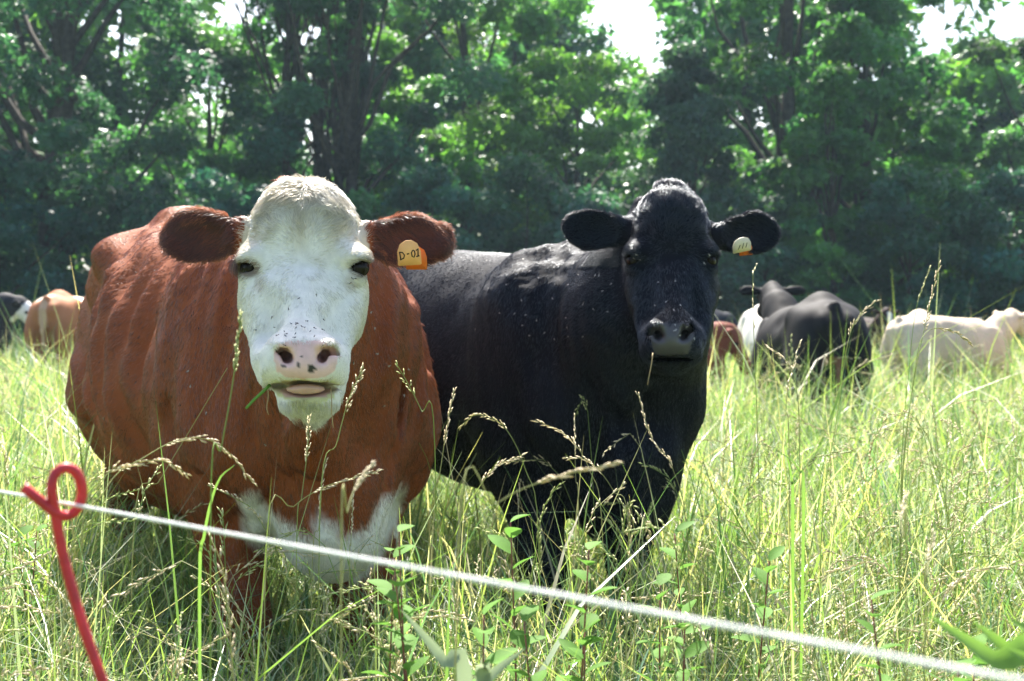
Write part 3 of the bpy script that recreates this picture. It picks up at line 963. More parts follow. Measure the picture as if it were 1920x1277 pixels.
def leaf_cloud(r, cen, rad, n, size, col, var=0.18, droop=0.0, flat=0.55):
    """n diamond leaves spread through clumps; cen (m,3), rad (m,3)"""
    i = r.integers(0, len(cen), n)
    d = r.normal(0, 1, (n, 3))
    d /= np.linalg.norm(d, axis=1)[:, None]
    P = cen[i] + d * rad[i] * (r.random((n, 1)) ** 0.45)
    nr = r.normal(0, 1, (n, 3)) * (1 - flat) + np.array((0, -0.15, 1.0)) * flat + d * 0.35
    nr /= np.linalg.norm(nr, axis=1)[:, None]
    t = r.normal(0, 1, (n, 3))
    t[:, 2] -= droop
    t -= nr * (t * nr).sum(1)[:, None]
    t /= np.linalg.norm(t, axis=1)[:, None] + 1e-9
    b = np.cross(nr, t)
    L = size * r.uniform(0.6, 1.35, (n, 1))
    W = L * r.uniform(0.28, 0.42, (n, 1))
    V = np.stack([P + b * W, P + t * L - nr * L * 0.12, P - b * W], 1).reshape(-1, 3)
    Q = (np.arange(n) * 3)[:, None] + np.arange(3)[None]
    tone = 1 + var * r.normal(0, 1, (len(cen), 1))[i] + 0.12 * r.normal(0, 1, (n, 1))
    hue = r.normal(0, 0.10, (len(cen), 1))[i]
    c = np.asarray(col)[None] * np.clip(tone, 0.4, 1.8)
    c = c * np.concatenate([1 + hue, np.ones((n, 1)), 1 - hue], 1)
    return V, Q, np.repeat(np.clip(c, 0.005, 0.6), 3, 0)

def limb_path(r, p0, p1, n=7, wob=0.12):
    t = np.linspace(0, 1, n)[:, None]
    P = np.asarray(p0) + (np.asarray(p1) - np.asarray(p0)) * t
    L = np.linalg.norm(np.asarray(p1) - np.asarray(p0))
    wv = np.cumsum(r.normal(0, wob * L / n, (n, 3)), 0)
    wv -= t * wv[-1]
    return P + wv

def tree(name, label, base, H, cr, cz0, trunk, col, leaves, size, seed, lean=(0, 0), nclump=70, group='trees along the woodland edge', droop=0.3, squash=1.0, cone=False, limbs=9, gapf=0.0):
    """tapered trunk with limbs; leaf clumps through the crown volume"""
    r = np.random.default_rng(seed)
    base = np.array((base[0], base[1], 0.0))
    root = empty(name, base, label, 'tree' if H > 5 else 'bush', group)
    top = base + np.array((lean[0], lean[1], H * 0.92))
    mb = MB()
    tp = limb_path(r, base - np.array((0, 0, 0.1)), top, 12, 0.05)
    tr = trunk * np.linspace(1, 0.10, 12)
    tr[0] *= 1.3
    mb.add(*tube(tp, tr, 9))
    C, Rr = [], []
    for _ in range(nclump):
        z = r.uniform(0, 1)
        if cone:
            rad = cr * (1 - z) ** 0.8 + 0.15
        else:
            rad = cr * math.sqrt(max(0.03, 1 - (2 * z - 0.85) ** 2 / 1.35))
        a = r.uniform(0, 2 * math.pi)
        q = rad * math.sqrt(r.uniform(0.12, 1))
        f = min(0.999, cz0 / H + z * (1 - cz0 / H))
        ax = np.array([np.interp(f, np.linspace(0, 1, 12), tp[:, k]) for k in range(2)])
        C.append((ax[0] + q * math.cos(a), ax[1] + q * squash * math.sin(a), cz0 + z * (H - cz0)))
        k = r.uniform(0.55, 1.15) * (0.28 + 0.13 * cr)
        Rr.append((k, k, k * (0.45 if cone else 0.62)))
    C, Rr = np.array(C), np.array(Rr)
    if gapf:
        keep = noise3(C, 0.55, seed) > -gapf
        C, Rr = C[keep], Rr[keep]
    for k in r.choice(len(C), min(limbs * 2, len(C)), replace=False):
        c = C[k]
        f = np.clip((c[2] - base[2]) / H * r.uniform(0.45, 0.8), 0.12, 0.85)
        s0 = np.array([np.interp(f, np.linspace(0, 1, 12), tp[:, q]) for q in range(3)])
        P = limb_path(r, s0, c, 6, 0.16)
        mb.add(*tube(P, np.linspace(trunk * (1 - f) * 0.45 + 0.012, 0.010, 6), 5))
    mb.build('trunk', BARK, root, True, base)
    V, Q, cc = leaf_cloud(r, C, Rr, int(leaves * 2.7), size * 0.82, col, droop=droop, flat=0.35 if cone else 0.5)
    mesh_np('crown', V, Q, LEAF, root, cc, False, base)
    return root

def woodland():
    DK = (0.044, 0.125, 0.075); MID = (0.070, 0.190, 0.065); LT = (0.120, 0.255, 0.060); BL = (0.042, 0.130, 0.098)
    T = [
     # name, label, (x, y), H, crown r, crown base, trunk r, colour, leaves, leaf size, seed, kwargs
     ('oak_tree', 'big dark oak with a thick trunk at the left edge of the wood', (-10.5, 30), 14, 4.6, 3.2, 0.42, DK, 15000, 0.19, 1, dict(lean=(1.0, 0), limbs=14, nclump=90, gapf=0.45)),
     ('slender_tree', 'slender straight tree, leftmost of the bare trunks above the white-faced cow', (-5.15, 31), 13, 2.2, 5.6, 0.15, DK, 5200, 0.17, 2, dict(nclump=34, gapf=0.3)),
     ('slender_tree', 'slender tree with thin trunk, second of the bare trunks above the white-faced cow', (-4.75, 31.4), 11, 1.7, 6.2, 0.12, MID, 3200, 0.17, 3, dict(lean=(0.3, 0), nclump=22, gapf=0.3)),
     ('slender_tree', 'slender tree whose trunk leans right, third of the bare trunks', (-4.6, 31.0), 11.5, 1.8, 6.2, 0.11, DK, 3200, 0.17, 4, dict(lean=(1.4, 0), nclump=22, gapf=0.3)),
     ('oak_tree', 'tall dark tree with forked trunk, rightmost of the bare trunks', (-3.85, 30.4), 13.5, 3.4, 4.6, 0.20, DK, 9000, 0.18, 5, dict(lean=(0.4, 0), limbs=12, nclump=60, gapf=0.35)),
     ('broadleaf_tree', 'bright yellow-green sunlit tree between the two cows heads', (-1.3, 34), 13, 3.0, 2.0, 0.22, LT, 13000, 0.19, 6, dict(nclump=90, gapf=0.25)),
     ('broadleaf_tree', 'light green tree behind the black cow below the open sky', (1.6, 33.5), 7.6, 2.4, 1.2, 0.16, LT, 8000, 0.18, 7, dict(nclump=55)),
     ('cedar_tree', 'dark drooping cedar behind the black cow head', (3.7, 28.2), 6.6, 2.3, 0.5, 0.15, (0.036, 0.085, 0.055), 10000, 0.15, 8, dict(cone=True, nclump=85, droop=1.2)),
     ('broadleaf_tree', 'tall mid green tree right of the open sky, above the black cow tag', (6.3, 30.5), 14, 2.7, 1.0, 0.26, MID, 15000, 0.19, 9, dict(nclump=100)),
     ('broadleaf_tree', 'tall leafy tree, second from the right edge of the wood', (8.4, 31.6), 10.5, 2.3, 0.6, 0.24, MID, 14000, 0.19, 10, dict(nclump=100)),
     ('broadleaf_tree', 'airy tree with thin top against the sky at the right edge', (11.9, 30), 8.6, 1.9, 1.6, 0.12, (0.055, 0.135, 0.055), 5600, 0.17, 11, dict(nclump=46, gapf=0.2)),
     ('broadleaf_tree', 'tree with dark blue-green leaves behind the big oak', (-7.6, 33.5), 8.2, 2.8, 1.0, 0.18, MID, 9500, 0.18, 12, dict(nclump=62)),
     ('young_tree', 'bright green young tree standing forward of the tall right-hand trees', (6.6, 27.6), 6.0, 1.5, 0.3, 0.09, (0.060, 0.170, 0.045), 7000, 0.16, 13, dict(nclump=55, cone=True, droop=0.6)),
     ('broadleaf_tree', 'tree outside the left edge of the wood', (-14.6, 31), 13, 3.6, 0.8, 0.26, DK, 9000, 0.2, 14, dict(nclump=70)),
     ('broadleaf_tree', 'tree outside the right edge of the wood', (15.0, 30.5), 11, 3.2, 0.6, 0.24, MID, 9000, 0.2, 15, dict(nclump=70)),
    ]
    for name, lab, b, H, cr, cz, tr, col, lv, sz, seed, kw in T:
        tree(name, lab, b, H, cr, cz, tr, col, lv, sz, seed, **kw)
    B = [(-10.6, 27.6, 4.2, 1.9, BL, 'rounded blue-green bush under the big oak'), (-8.0, 28.6, 3.8, 1.8, DK, 'dark bush right of the rounded bush'),
         (-5.9, 28.4, 3.9, 1.7, BL, 'dark bush below the slender trunks'), (-3.7, 28.2, 3.6, 1.7, MID, 'green bush behind the white-faced cow head'),
         (-1.7, 28.4, 4.0, 1.7, BL, 'blue-green bush between the two cows'), (0.3, 28.6, 4.2, 1.7, DK, 'dark bush left of the black cow ear'),
         (1.9, 28.0, 3.4, 1.4, BL, 'low bush behind the black cow ear'), (5.3, 27.9, 3.4, 1.5, DK, 'dark bush beside the young tree'),
         (8.2, 27.6, 4.0, 1.7, DK, 'dark bush above the cream cow'), (10.2, 27.4, 3.8, 1.6, BL, 'shaded bush near the right edge'),
         (12.4, 27.8, 4.4, 1.7, DK, 'dark bush at the right edge'), (-12.8, 28.0, 4.4, 1.8, DK, 'dark bush at the left edge')]
    for i, (x, y, H, cr, col, lab) in enumerate(B):
        tree('bush', lab, (x, y), H, cr, 0.15, 0.06, col, 6500, 0.15, 40 + i, group='bushes along the woodland edge', nclump=56, limbs=5)
    # deeper wood that reads as one mass
    r = np.random.default_rng(77)
    mb = MB()
    wood = MB()
    for k in range(46):
        x = -26 + 52 * k / 45 + r.uniform(-0.5, 0.5)
        y = r.uniform(38, 46)
        u = 960 + FPX * x / y
        gap = (1050 < u < 1330) or (400 < u < 520)
        H = r.uniform(5.5, 7.0) if gap else (r.uniform(7.5, 9.0) if u > 1650 else r.uniform(11, 14))
        m = 34
        C = np.stack([x + r.normal(0, 1.3, m), y + r.normal(0, 1.0, m), r.uniform(0.3, H, m)], -1)
        rad = np.repeat(r.uniform(0.6, 1.15, (m, 1)), 3, 1)
        V, Q, cc = leaf_cloud(r, C, rad, 4600, 0.36, (MID, LT, DK, LT)[k % 4])
        mb.add(V, Q, cc)
        wood.add(*tube(limb_path(r, (x, y, -0.1), (x + r.normal(0, 0.5), y, H), 8, 0.05), np.linspace(r.uniform(0.12, 0.24), 0.03, 8), 6))
    tag(mb.build('deep_wood_foliage', LEAF), 'dense sunlit foliage deeper in the wood', 'woodland', kind='stuff')
    tag(wood.build('deep_wood_trunks', BARK, None, True), 'thin trunks deeper in the wood', 'woodland', kind='stuff')

# ------------------------------------------------------------------ meadow
GRASS = attr_mat('grass_blade', 0.38, 0.45, 0.48, tint=(1.12, 1.18, 0.62))
STRAW = attr_mat('seed_head', 0.55, 0.35, 0.35)

def blades(r, x, y, h, wd, bend, seg, col):
    n = len(x)
    az = r.uniform(0, 2 * math.pi, n)
    dx, dy = np.cos(az), np.sin(az)
    tw = az + math.pi / 2 + r.normal(0, 0.5, n)
    sx, sy = np.cos(tw), np.sin(tw)
    V = np.zeros((n, seg + 1, 2, 3), np.float32)
    lean = r.uniform(0.02, 0.30, n) + 0.5 * (r.random(n) < 0.12)
    for k in range(seg + 1):
        t = k / seg
        out = h * (lean * t + bend * t * t)
        up = h * (t - 0.42 * np.minimum(bend, 1.1) * t ** 3)
        wk = wd * (1.0 - t ** 2.2) * (0.55 + 0.45 * min(1, t * 4)) + 0.0003
        for s, sg in enumerate((-0.5, 0.5)):
            V[:, k, s, 0] = x + dx * out + sx * wk * sg
            V[:, k, s, 1] = y + dy * out + sy * wk * sg
            V[:, k, s, 2] = up
    b = (np.arange(n) * (seg + 1) * 2)[:, None]
    k = np.arange(seg)[None] * 2
    Q = np.stack([b + k, b + k + 1, b + k + 3, b + k + 2], -1).reshape(-1, 4)
    return V.reshape(-1, 3), Q, np.repeat(col, (seg + 1) * 2, 0)

def blade_cols(r, n, P2):
    pal = np.array([(0.225, 0.320, 0.090), (0.165, 0.275, 0.080), (0.290, 0.365, 0.130), (0.105, 0.200, 0.085), (0.330, 0.390, 0.260), (0.60, 0.54, 0.36), (0.48, 0.44, 0.22), (0.105, 0.200, 0.115)])
    pr = np.array([0.18, 0.16, 0.13, 0.11, 0.12, 0.16, 0.06, 0.08])
    k = r.choice(len(pal), n, p=pr)
    c = pal[k] * r.uniform(0.75, 1.25, (n, 1))
    patch = noise3(np.stack([P2[:, 0], P2[:, 1], 0 * P2[:, 0]], -1), 1.1, 50)[:, None]
    return np.clip(c * (1 + 0.22 * patch * np.array((1.1, 0.8, 0.6))), 0.01, 0.6)

COW_FOOT = []                                          # (frame, hw) of near cows: no tall stalks inside their bodies
def inside_cow(x, y, pad=0.0):
    m = np.zeros(len(x), bool)
    for B, hw in COW_FOOT:
        a, b, z = B.inv(np.stack([x, y, 0 * x], -1))
        m |= (a > -0.25 - pad) & (a < 1.7 + pad) & (np.abs(b) < hw + pad)
    return m

def meadow():
    r = np.random.default_rng(5)
    mb = MB()
    zones = [(0.35, 1.5, 500, 0.34, 0.0050, 5, 1.0), (1.5, 3.2, 4200, 0.44, 0.0050, 4, 1.0), (1.6, 5.2, 1500, 0.23, 0.0058, 2, 1.0), (3.2, 5.5, 3200, 0.53, 0.0058, 4, 1.0), (5.5, 9, 1500, 0.50, 0.0075, 3, 1.1),
             (9, 15, 560, 0.48, 0.011, 3, 1.15), (15, 27, 210, 0.50, 0.018, 2, 1.2), (27, 36, 60, 0.45, 0.028, 2, 1.0)]
    for y0, y1, dens, h0, wd, seg, hs in zones:
        mar = 1.0 + 0.05 * y0
        half = lambda y: 0.42 * y + mar
        area = (half(y0) + half(y1)) * (y1 - y0)
        n = int(area * dens)
        y = np.sqrt(r.uniform(y0 * y0, y1 * y1, n)) if y0 > 1 else r.uniform(y0, y1, n)
        x = r.uniform(-1, 1, n) * half(y)
        P2 = np.stack([x, y], -1)
        tuft = noise3(np.stack([x, y, 0 * x], -1), 3.2, 60) * 0.5 + noise3(np.stack([x, y, 0 * x], -1), 0.8, 61) * 0.5
        keep = r.random(n) < 0.75 + 0.5 * tuft
        x, y, P2, tuft = x[keep], y[keep], P2[keep], tuft[keep]
        n = len(x)
        h = h0 * hs * r.gamma(9, 1 / 9, n) * (1 + 0.30 * tuft)
        h = np.where(inside_cow(x, y), h * 0.8, h)
        bend = np.abs(r.normal(0.38, 0.42, n))
        V, Q, c = blades(r, x, y, h, wd * r.uniform(0.5, 1.5, n) * np.where(r.random(n) < 0.05, 2.2, 1.0), bend, seg, blade_cols(r, n, P2))
        mb.add(V, Q, c)
    o = mb.build('meadow_grass', GRASS)
    tag(o, 'tall yellow-green meadow grass filling the pasture', 'grass', kind='stuff')
    # seed heads of the mass
    hb = MB()
    n = 2500
    y = 1.8 + 22 * r.random(n) ** 1.5
    y[:380] = r.uniform(2.0, 5.5, 380)
    x = r.uniform(-1, 1, n) * (0.42 * y + 0.6)
    ok = ~inside_cow(x, y, 0.06)
    for xx, yy in zip(x[ok], y[ok]):
        h = r.normal(0.70, 0.12) * (1.0 if yy > 3 else 0.85)
        az = r.uniform(0, 6.28)
        ln = h * r.uniform(0.05, 0.45)
        P = spline([(xx, yy, 0), (xx + ln * 0.15 * math.cos(az), yy + ln * 0.15 * math.sin(az), h * 0.55),
                    (xx + ln * 0.5 * math.cos(az), yy + ln * 0.5 * math.sin(az), h * 0.92), (xx + ln * math.cos(az), yy + ln * math.sin(az), h * r.uniform(0.86, 1.05))], 9)
        k = 1.15 if yy < 6 else 1.7
        seed_mesh(r, hb, P, 0.0011 * k, r.uniform(0.10, 0.2), 0.012 * k, 13 if yy < 6 else 7, pal=r.integers(0, 3))
    o = hb.build('grass_seed_heads', STRAW)
    tag(o, 'straw-coloured grass seed heads standing all over the pasture', 'grass', kind='stuff')

def spikelet(V, F, p, d, L, W, r):
    a = np.cross(d, r.normal(0, 1, 3)); a /= np.linalg.norm(a) + 1e-9
    b = np.cross(d, a)
    i = len(V)
    m = p + d * L * 0.4
    V += [p, m + a * W, m - a * W * 0.5 + b * W * 0.87, m - a * W * 0.5 - b * W * 0.87, p + d * L]
    F += [(i, i + 2, i + 1), (i, i + 3, i + 2), (i, i + 1, i + 3), (i + 4, i + 1, i + 2), (i + 4, i + 2, i + 3), (i + 4, i + 3, i + 1)]

PALS = [((0.26, 0.32, 0.09), (0.64, 0.56, 0.34)), ((0.32, 0.33, 0.13), (0.72, 0.62, 0.42)), ((0.20, 0.30, 0.06), (0.52, 0.54, 0.24))]
def seed_mesh(r, mb, P, rad, hl, L, n, pal=0, loose=0.35, stem=True, head=True):
    """stalk along P with spikelets over its last hl metres"""
    cs, ch = PALS[pal % 3]
    if stem:
        mb.add(*tube(P, np.linspace(rad, rad * 0.6, len(P)), 3, False), cs)
    if not head: return
    ds = np.concatenate([[0], np.cumsum(np.linalg.norm(np.diff(P, axis=0), axis=1))])
    T, A, B = frames_along(P)
    V, F = [], []
    for k in range(n):
        s = ds[-1] - hl * (1 - (k + r.uniform(0, 0.6)) / n)
        p = np.array([np.interp(s, ds, P[:, q]) for q in range(3)])
        t = np.array([np.interp(s, ds, T[:, q]) for q in range(3)])
        a = np.array([np.interp(s, ds, A[:, q]) for q in range(3)])
        b = np.cross(t, a)
        th = r.uniform(0, 6.28)
        o = math.cos(th) * a + math.sin(th) * b
        f = 1 - 0.55 * k / n
        d = t + o * loose * r.uniform(0.4, 1.3) + np.array((0, 0, -0.15))
        d /= np.linalg.norm(d)
        spikelet(V, F, p + o * L * loose * 0.5 * f, d, L * r.uniform(0.7, 1.3), L * 0.15, r)
        if loose > 0.2:
            spikelet(V, F, p + (o * loose + t * 0.6) * L * 1.1 * f, d, L * r.uniform(0.6, 1.1), L * 0.14, r)
    mb.add(np.array(V), np.array(F), ch * np.array(r.uniform(0.85, 1.15)))

# ------------------------------------------------------------------ cattle further back
def far_cow(name, label, loc, yaw, scale, head, colfn, hz=1.0, hw=1.0, res=0.025, ears_up=0.2):
    """head: (a, b, z, turn, pitch) of the poll in the cow's own frame"""
    B = Frame((0, 0), 0.0)
    ha, hb, hzz, turn, pitch = head
    hp = B(ha, hb, hzz)
    f = B.T * math.cos(turn) * math.cos(pitch) + B.S * math.sin(turn) * math.cos(pitch) - B.U * math.sin(pitch)
    sd = np.cross(f, B.U); sd /= np.linalg.norm(sd)
    up = np.cross(sd, f)
    lo = np.minimum(np.array((-0.55, -1.75, -0.03)), hp - 0.6)
    hi = np.maximum(np.array((0.55, 0.36, 1.6)), hp + 0.6)
    F = Field(*[np.arange(l, h, res) for l, h in zip((lo[0], lo[1], -0.04), (hi[0], hi[1], max(1.6, hi[2] - 0.3)))])
    cow_body(F, B, hw, hz)
    F.chain([hp - f * 0.02 - up * 0.06, (hp + B(1.35, 0, 1.06 * hz)) / 2 + B.U * 0.0 - B.o, B(1.28, 0, 1.04 * hz)], [0.10, 0.15, 0.21], 0.09, axis=up, f=1.25)
    F.cap(hp - up * 0.10, B(1.5, 0, 0.80 * hz), 0.08, 0.14, 0.10)
    A = (sd, f, up)
    F.ell(hp + f * 0.06 - up * 0.05, (0.105, 0.13, 0.12), 0.04, A)
    F.cap(hp + f * 0.10 - up * 0.07, hp + f * 0.40 - up * 0.10, 0.10, 0.07, 0.05)
    F.ell(hp + f * 0.43 - up * 0.11, (0.085, 0.06, 0.065), 0.03, A)
    for s in (1, -1):
        c = hp + sd * s * 0.19 - up * 0.03 - f * 0.02
        e = sd * s + up * ears_up; e /= np.linalg.norm(e)
        n = np.cross(e, up); n /= np.linalg.norm(n)
        F.cap(hp + sd * s * 0.07 - up * 0.03, c, 0.035, 0.03, 0.02)
        F.ell(c + e * 0.02, (0.10, 0.055, 0.022), 0.02, (e, np.cross(n, e), n))
    F.displace(lambda P: -(0.012 * noise3(P, 5, 3) + 0.008 * wrinkle(P, (0, 0.2, 1), 12, 7) * sstep(-1.0, -1.3, P[:, 1])))
    V, Q = F.mesh(2)
    a, b, z = B.inv(V)
    hd = np.stack([(V - hp) @ sd, (V - hp) @ f, (V - hp) @ up], -1)
    C = colfn(V, a, b, z, hd)
    root = empty(name, (loc[0], loc[1], 0), label, 'cow', 'cattle grazing further back')
    root.rotation_euler = (0, 0, yaw)
    root.scale = (scale,) * 3
    body = mesh_np('body', V, Q, HIDE, root, np.clip(C, 0.004, 0.85), True)
    for s in (1, -1):
        eye_part(root, hp + sd * s * 0.098 + f * 0.14 - up * 0.04, 0.022, (0, 0, 0))
    # brush at the end of the tail
    mb = MB()
    mb.add(*tube(spline([B(-0.24, 0.01, 0.72 * hz), B(-0.25, 0.0, 0.60 * hz), B(-0.235, 0.02, 0.45 * hz)], 6), [0.016, 0.03, 0.034, 0.03, 0.02, 0.005], 7))
    k = np.argmin(np.abs(a + 0.2) + np.abs(z - 1.0) + np.abs(b))
    mb.C = [np.broadcast_to(np.asarray(C[k] * 0.7, np.float32), (mb.n, 3))]
    mb.build('tail_brush', HIDE, root, True)
    return root

def solid(col, var=0.15, face=None, belly=None):
    col = np.asarray(col)
    def fn(V, a, b, z, hd):
        C = col[None] * (1 + var * noise3(V, 4, 11) + 0.5 * var * noise3(V, 20, 12))[:, None]
        if face is not None:
            m = (hd[:, 1] > 0.05) & (np.abs(hd[:, 0]) < face[1]) & (np.linalg.norm(hd, axis=1) < 0.62) & (np.abs(hd[:, 2]) < 0.25)
            C = np.where(m[:, None], np.asarray(face[0]), C)
        if belly is not None:
            C = C * (1 - 0.6 * sstep(0.8, 0.55, z))[:, None] + np.asarray(belly) * 0.6 * sstep(0.8, 0.55, z)[:, None]
        return C
    return fn

def cattle():
    def at(u, d): return ((u - 960) / FPX * d, d)
    def red_white(V, a, b, z, hd):
        C = np.array((0.30, 0.12, 0.055))[None] * (1 + 0.15 * noise3(V, 5, 1))[:, None]
        m = sstep(0.05, 0.2, noise3(V, 4.5, 15) - 0.35 + 0.5 * sstep(0.95, 0.6, z))
        C = C * (1 - m[:, None]) + np.array((0.62, 0.52, 0.42)) * m[:, None]
        tail = (a < -0.2) & (np.abs(b) < 0.05)
        return np.where(tail[:, None], np.array((0.40, 0.26, 0.17)), C)
    def black_rump(V, a, b, z, hd):
        C = np.array((0.0065, 0.006, 0.0075))[None] * (1 + 0.3 * noise3(V, 5, 1))[:, None]
        m = (a < -0.12) & (np.abs(b) < 0.10) & (z < 0.95)
        return np.where(m[:, None], np.array((0.16, 0.075, 0.05)), C)
    far_cow('cow', 'brown and white cow seen from behind, grazing at the far left', at(98, 15), R(172), 0.90, (1.75, 0.1, 0.60, 0.1, 0.9), red_white)
    far_cow('cow', 'black cow with white face at the left edge of the photo', at(-245, 17), R(96), 1.02, (1.85, 0.0, 1.18, 0.0, 0.75), solid((0.015, 0.015, 0.02), 0.2, ((0.7, 0.68, 0.66), 0.2)))
    far_cow('cow', 'black cow seen from behind with its head raised, right of the black cow face', at(1556, 9.0), R(181), 0.865, (1.92, -0.05, 1.50, 0.1, 0.25), black_rump, 0.97, res=0.019, ears_up=0.0)
    far_cow('cow', 'small red-brown cow facing right beside the black cow muzzle', (0.55, 11.9), R(92), 0.80, (1.78, 0, 1.16, 0.2, 0.95), solid((0.16, 0.045, 0.028), 0.15), 0.97, ears_up=0.5)
    far_cow('cow', 'blue-black cow furthest back, between the black cow face and the white head', (1.30, 17.2), R(91), 0.92, (1.75, 0, 0.95, 0, 1.0), solid((0.012, 0.014, 0.022), 0.2), 0.98)
    far_cow('cow', 'white-headed cow peering out behind the rear-view black cow', (2.78, 15.0), R(6), 0.80, (1.95, 0.02, 1.28, 0.0, 0.85), solid((0.60, 0.57, 0.52), 0.1))
    far_cow('cow', 'dark brown cow with white blaze between the black rump and the cream cow', (4.92, 19.5), R(8), 0.72, (1.9, 0.0, 1.50, 0.0, 0.95), solid((0.022, 0.010, 0.008), 0.2, ((0.7, 0.68, 0.66), 0.045)))
    far_cow('cow', 'cream cow facing right with its back turned to the wood edge', at(1702, 12.6), R(120), 0.79, (1.86, 0.0, 1.36, -0.1, 0.45), solid((0.50, 0.41, 0.31), 0.06, None, (0.42, 0.33, 0.24)), 0.95, 0.84, ears_up=0.6)
    far_cow('cow', 'cream cow cut off by the right edge of the photo', at(2025, 11.6), R(160), 0.78, (1.82, 0.0, 1.24, 0.1, 0.8), solid((0.48, 0.37, 0.27), 0.06), 0.98)

# ------------------------------------------------------------------ fence
def fence():
    RED = flat_mat('red_plastic', (0.48, 0.020, 0.030), 0.45, 0.4, 0.30, 55, 0.25)
    GREY = flat_mat('galvanised_spike', (0.35, 0.35, 0.36), 0.4, 0.5, 0.2, 30)
    d = 1.2
    # pigtail: free end, loop, shaft
    P = [px(44, 913, d - 0.012), px(72, 936, d - 0.010), px(104, 962, d - 0.004), px(126, 967, d + 0.006), px(146, 952, d + 0.010), px(154, 920, d + 0.010), px(144, 888, d + 0.006),
         px(123, 877, d), px(103, 890, d - 0.005), px(97, 920, d - 0.007), px(104, 965, d - 0.003), px(118, 1040, d), px(142, 1130, d), px(168, 1210, d), px(192, 1277, d)]
    end = px(192, 1277, d)
    g = np.array((end[0] + 0.15, d + 0.01, 0.30))
    P += [end + (g - end) * k / 9 for k in range(1, 10)]
    root = empty('fence_post', (g[0] + 0.02, g[1], 0), 'red plastic pigtail fence post leaning at the left edge', 'fence post')
    O = root.location
    V, Fq = tube(spline(P, 130), 0.0048, 12)
    mb = MB(); mb.add(V, Fq)
    mb.build('shaft', RED, root, True, O)
    mb = MB(); mb.add(*tube(spline([g + np.array((0, 0, 0.03)), g, np.array((g[0] + 0.03, g[1], 0.0)), np.array((g[0] + 0.035, g[1], -0.12))], 12), [0.0036] * 11 + [0.001], 8))
    mb.build('spike', GREY, root, True, O)
    # poly rope: three twisted strands
    ROPE = flat_mat('white_polyrope', (0.74, 0.73, 0.70), 0.7, 0.2, 0.10, 300)
    p0, p1 = px(150, 949, 1.2), px(1890, 1272, 0.65)
    dv = (p1 - p0)
    a, b = p0 - dv * 2.2, p1 + dv * 1.2
    a[2], b[2] = p0[2], p1[2]
    n = 1500
    t = np.linspace(0, 1, n)[:, None]
    s = (t * 4.4 - 2.2)
    base = a + (b - a) * t
    base[:, 2] = p0[2] + (p1[2] - p0[2]) * np.clip(s[:, 0], 0, 1)
    T = dv / np.linalg.norm(dv)
    U = np.cross(T, (0, 0, 1)); U /= np.linalg.norm(U)
    W = np.cross(U, T)
    L = np.linalg.norm(b - a)
    root = empty('fence_rope', a * 0.5 + b * 0.5, 'white electric fence rope running from the red post to the lower right', 'fence rope')
    for k in range(3):
        ph = t * L * 2 * math.pi / 0.016 + k * 2.094
        q = base + 0.00085 * (np.cos(ph) * U + np.sin(ph) * W)
        mb = MB(); mb.add(*tube(q, 0.00092, 6))
        mb.build('strand', ROPE, root, True, root.location)

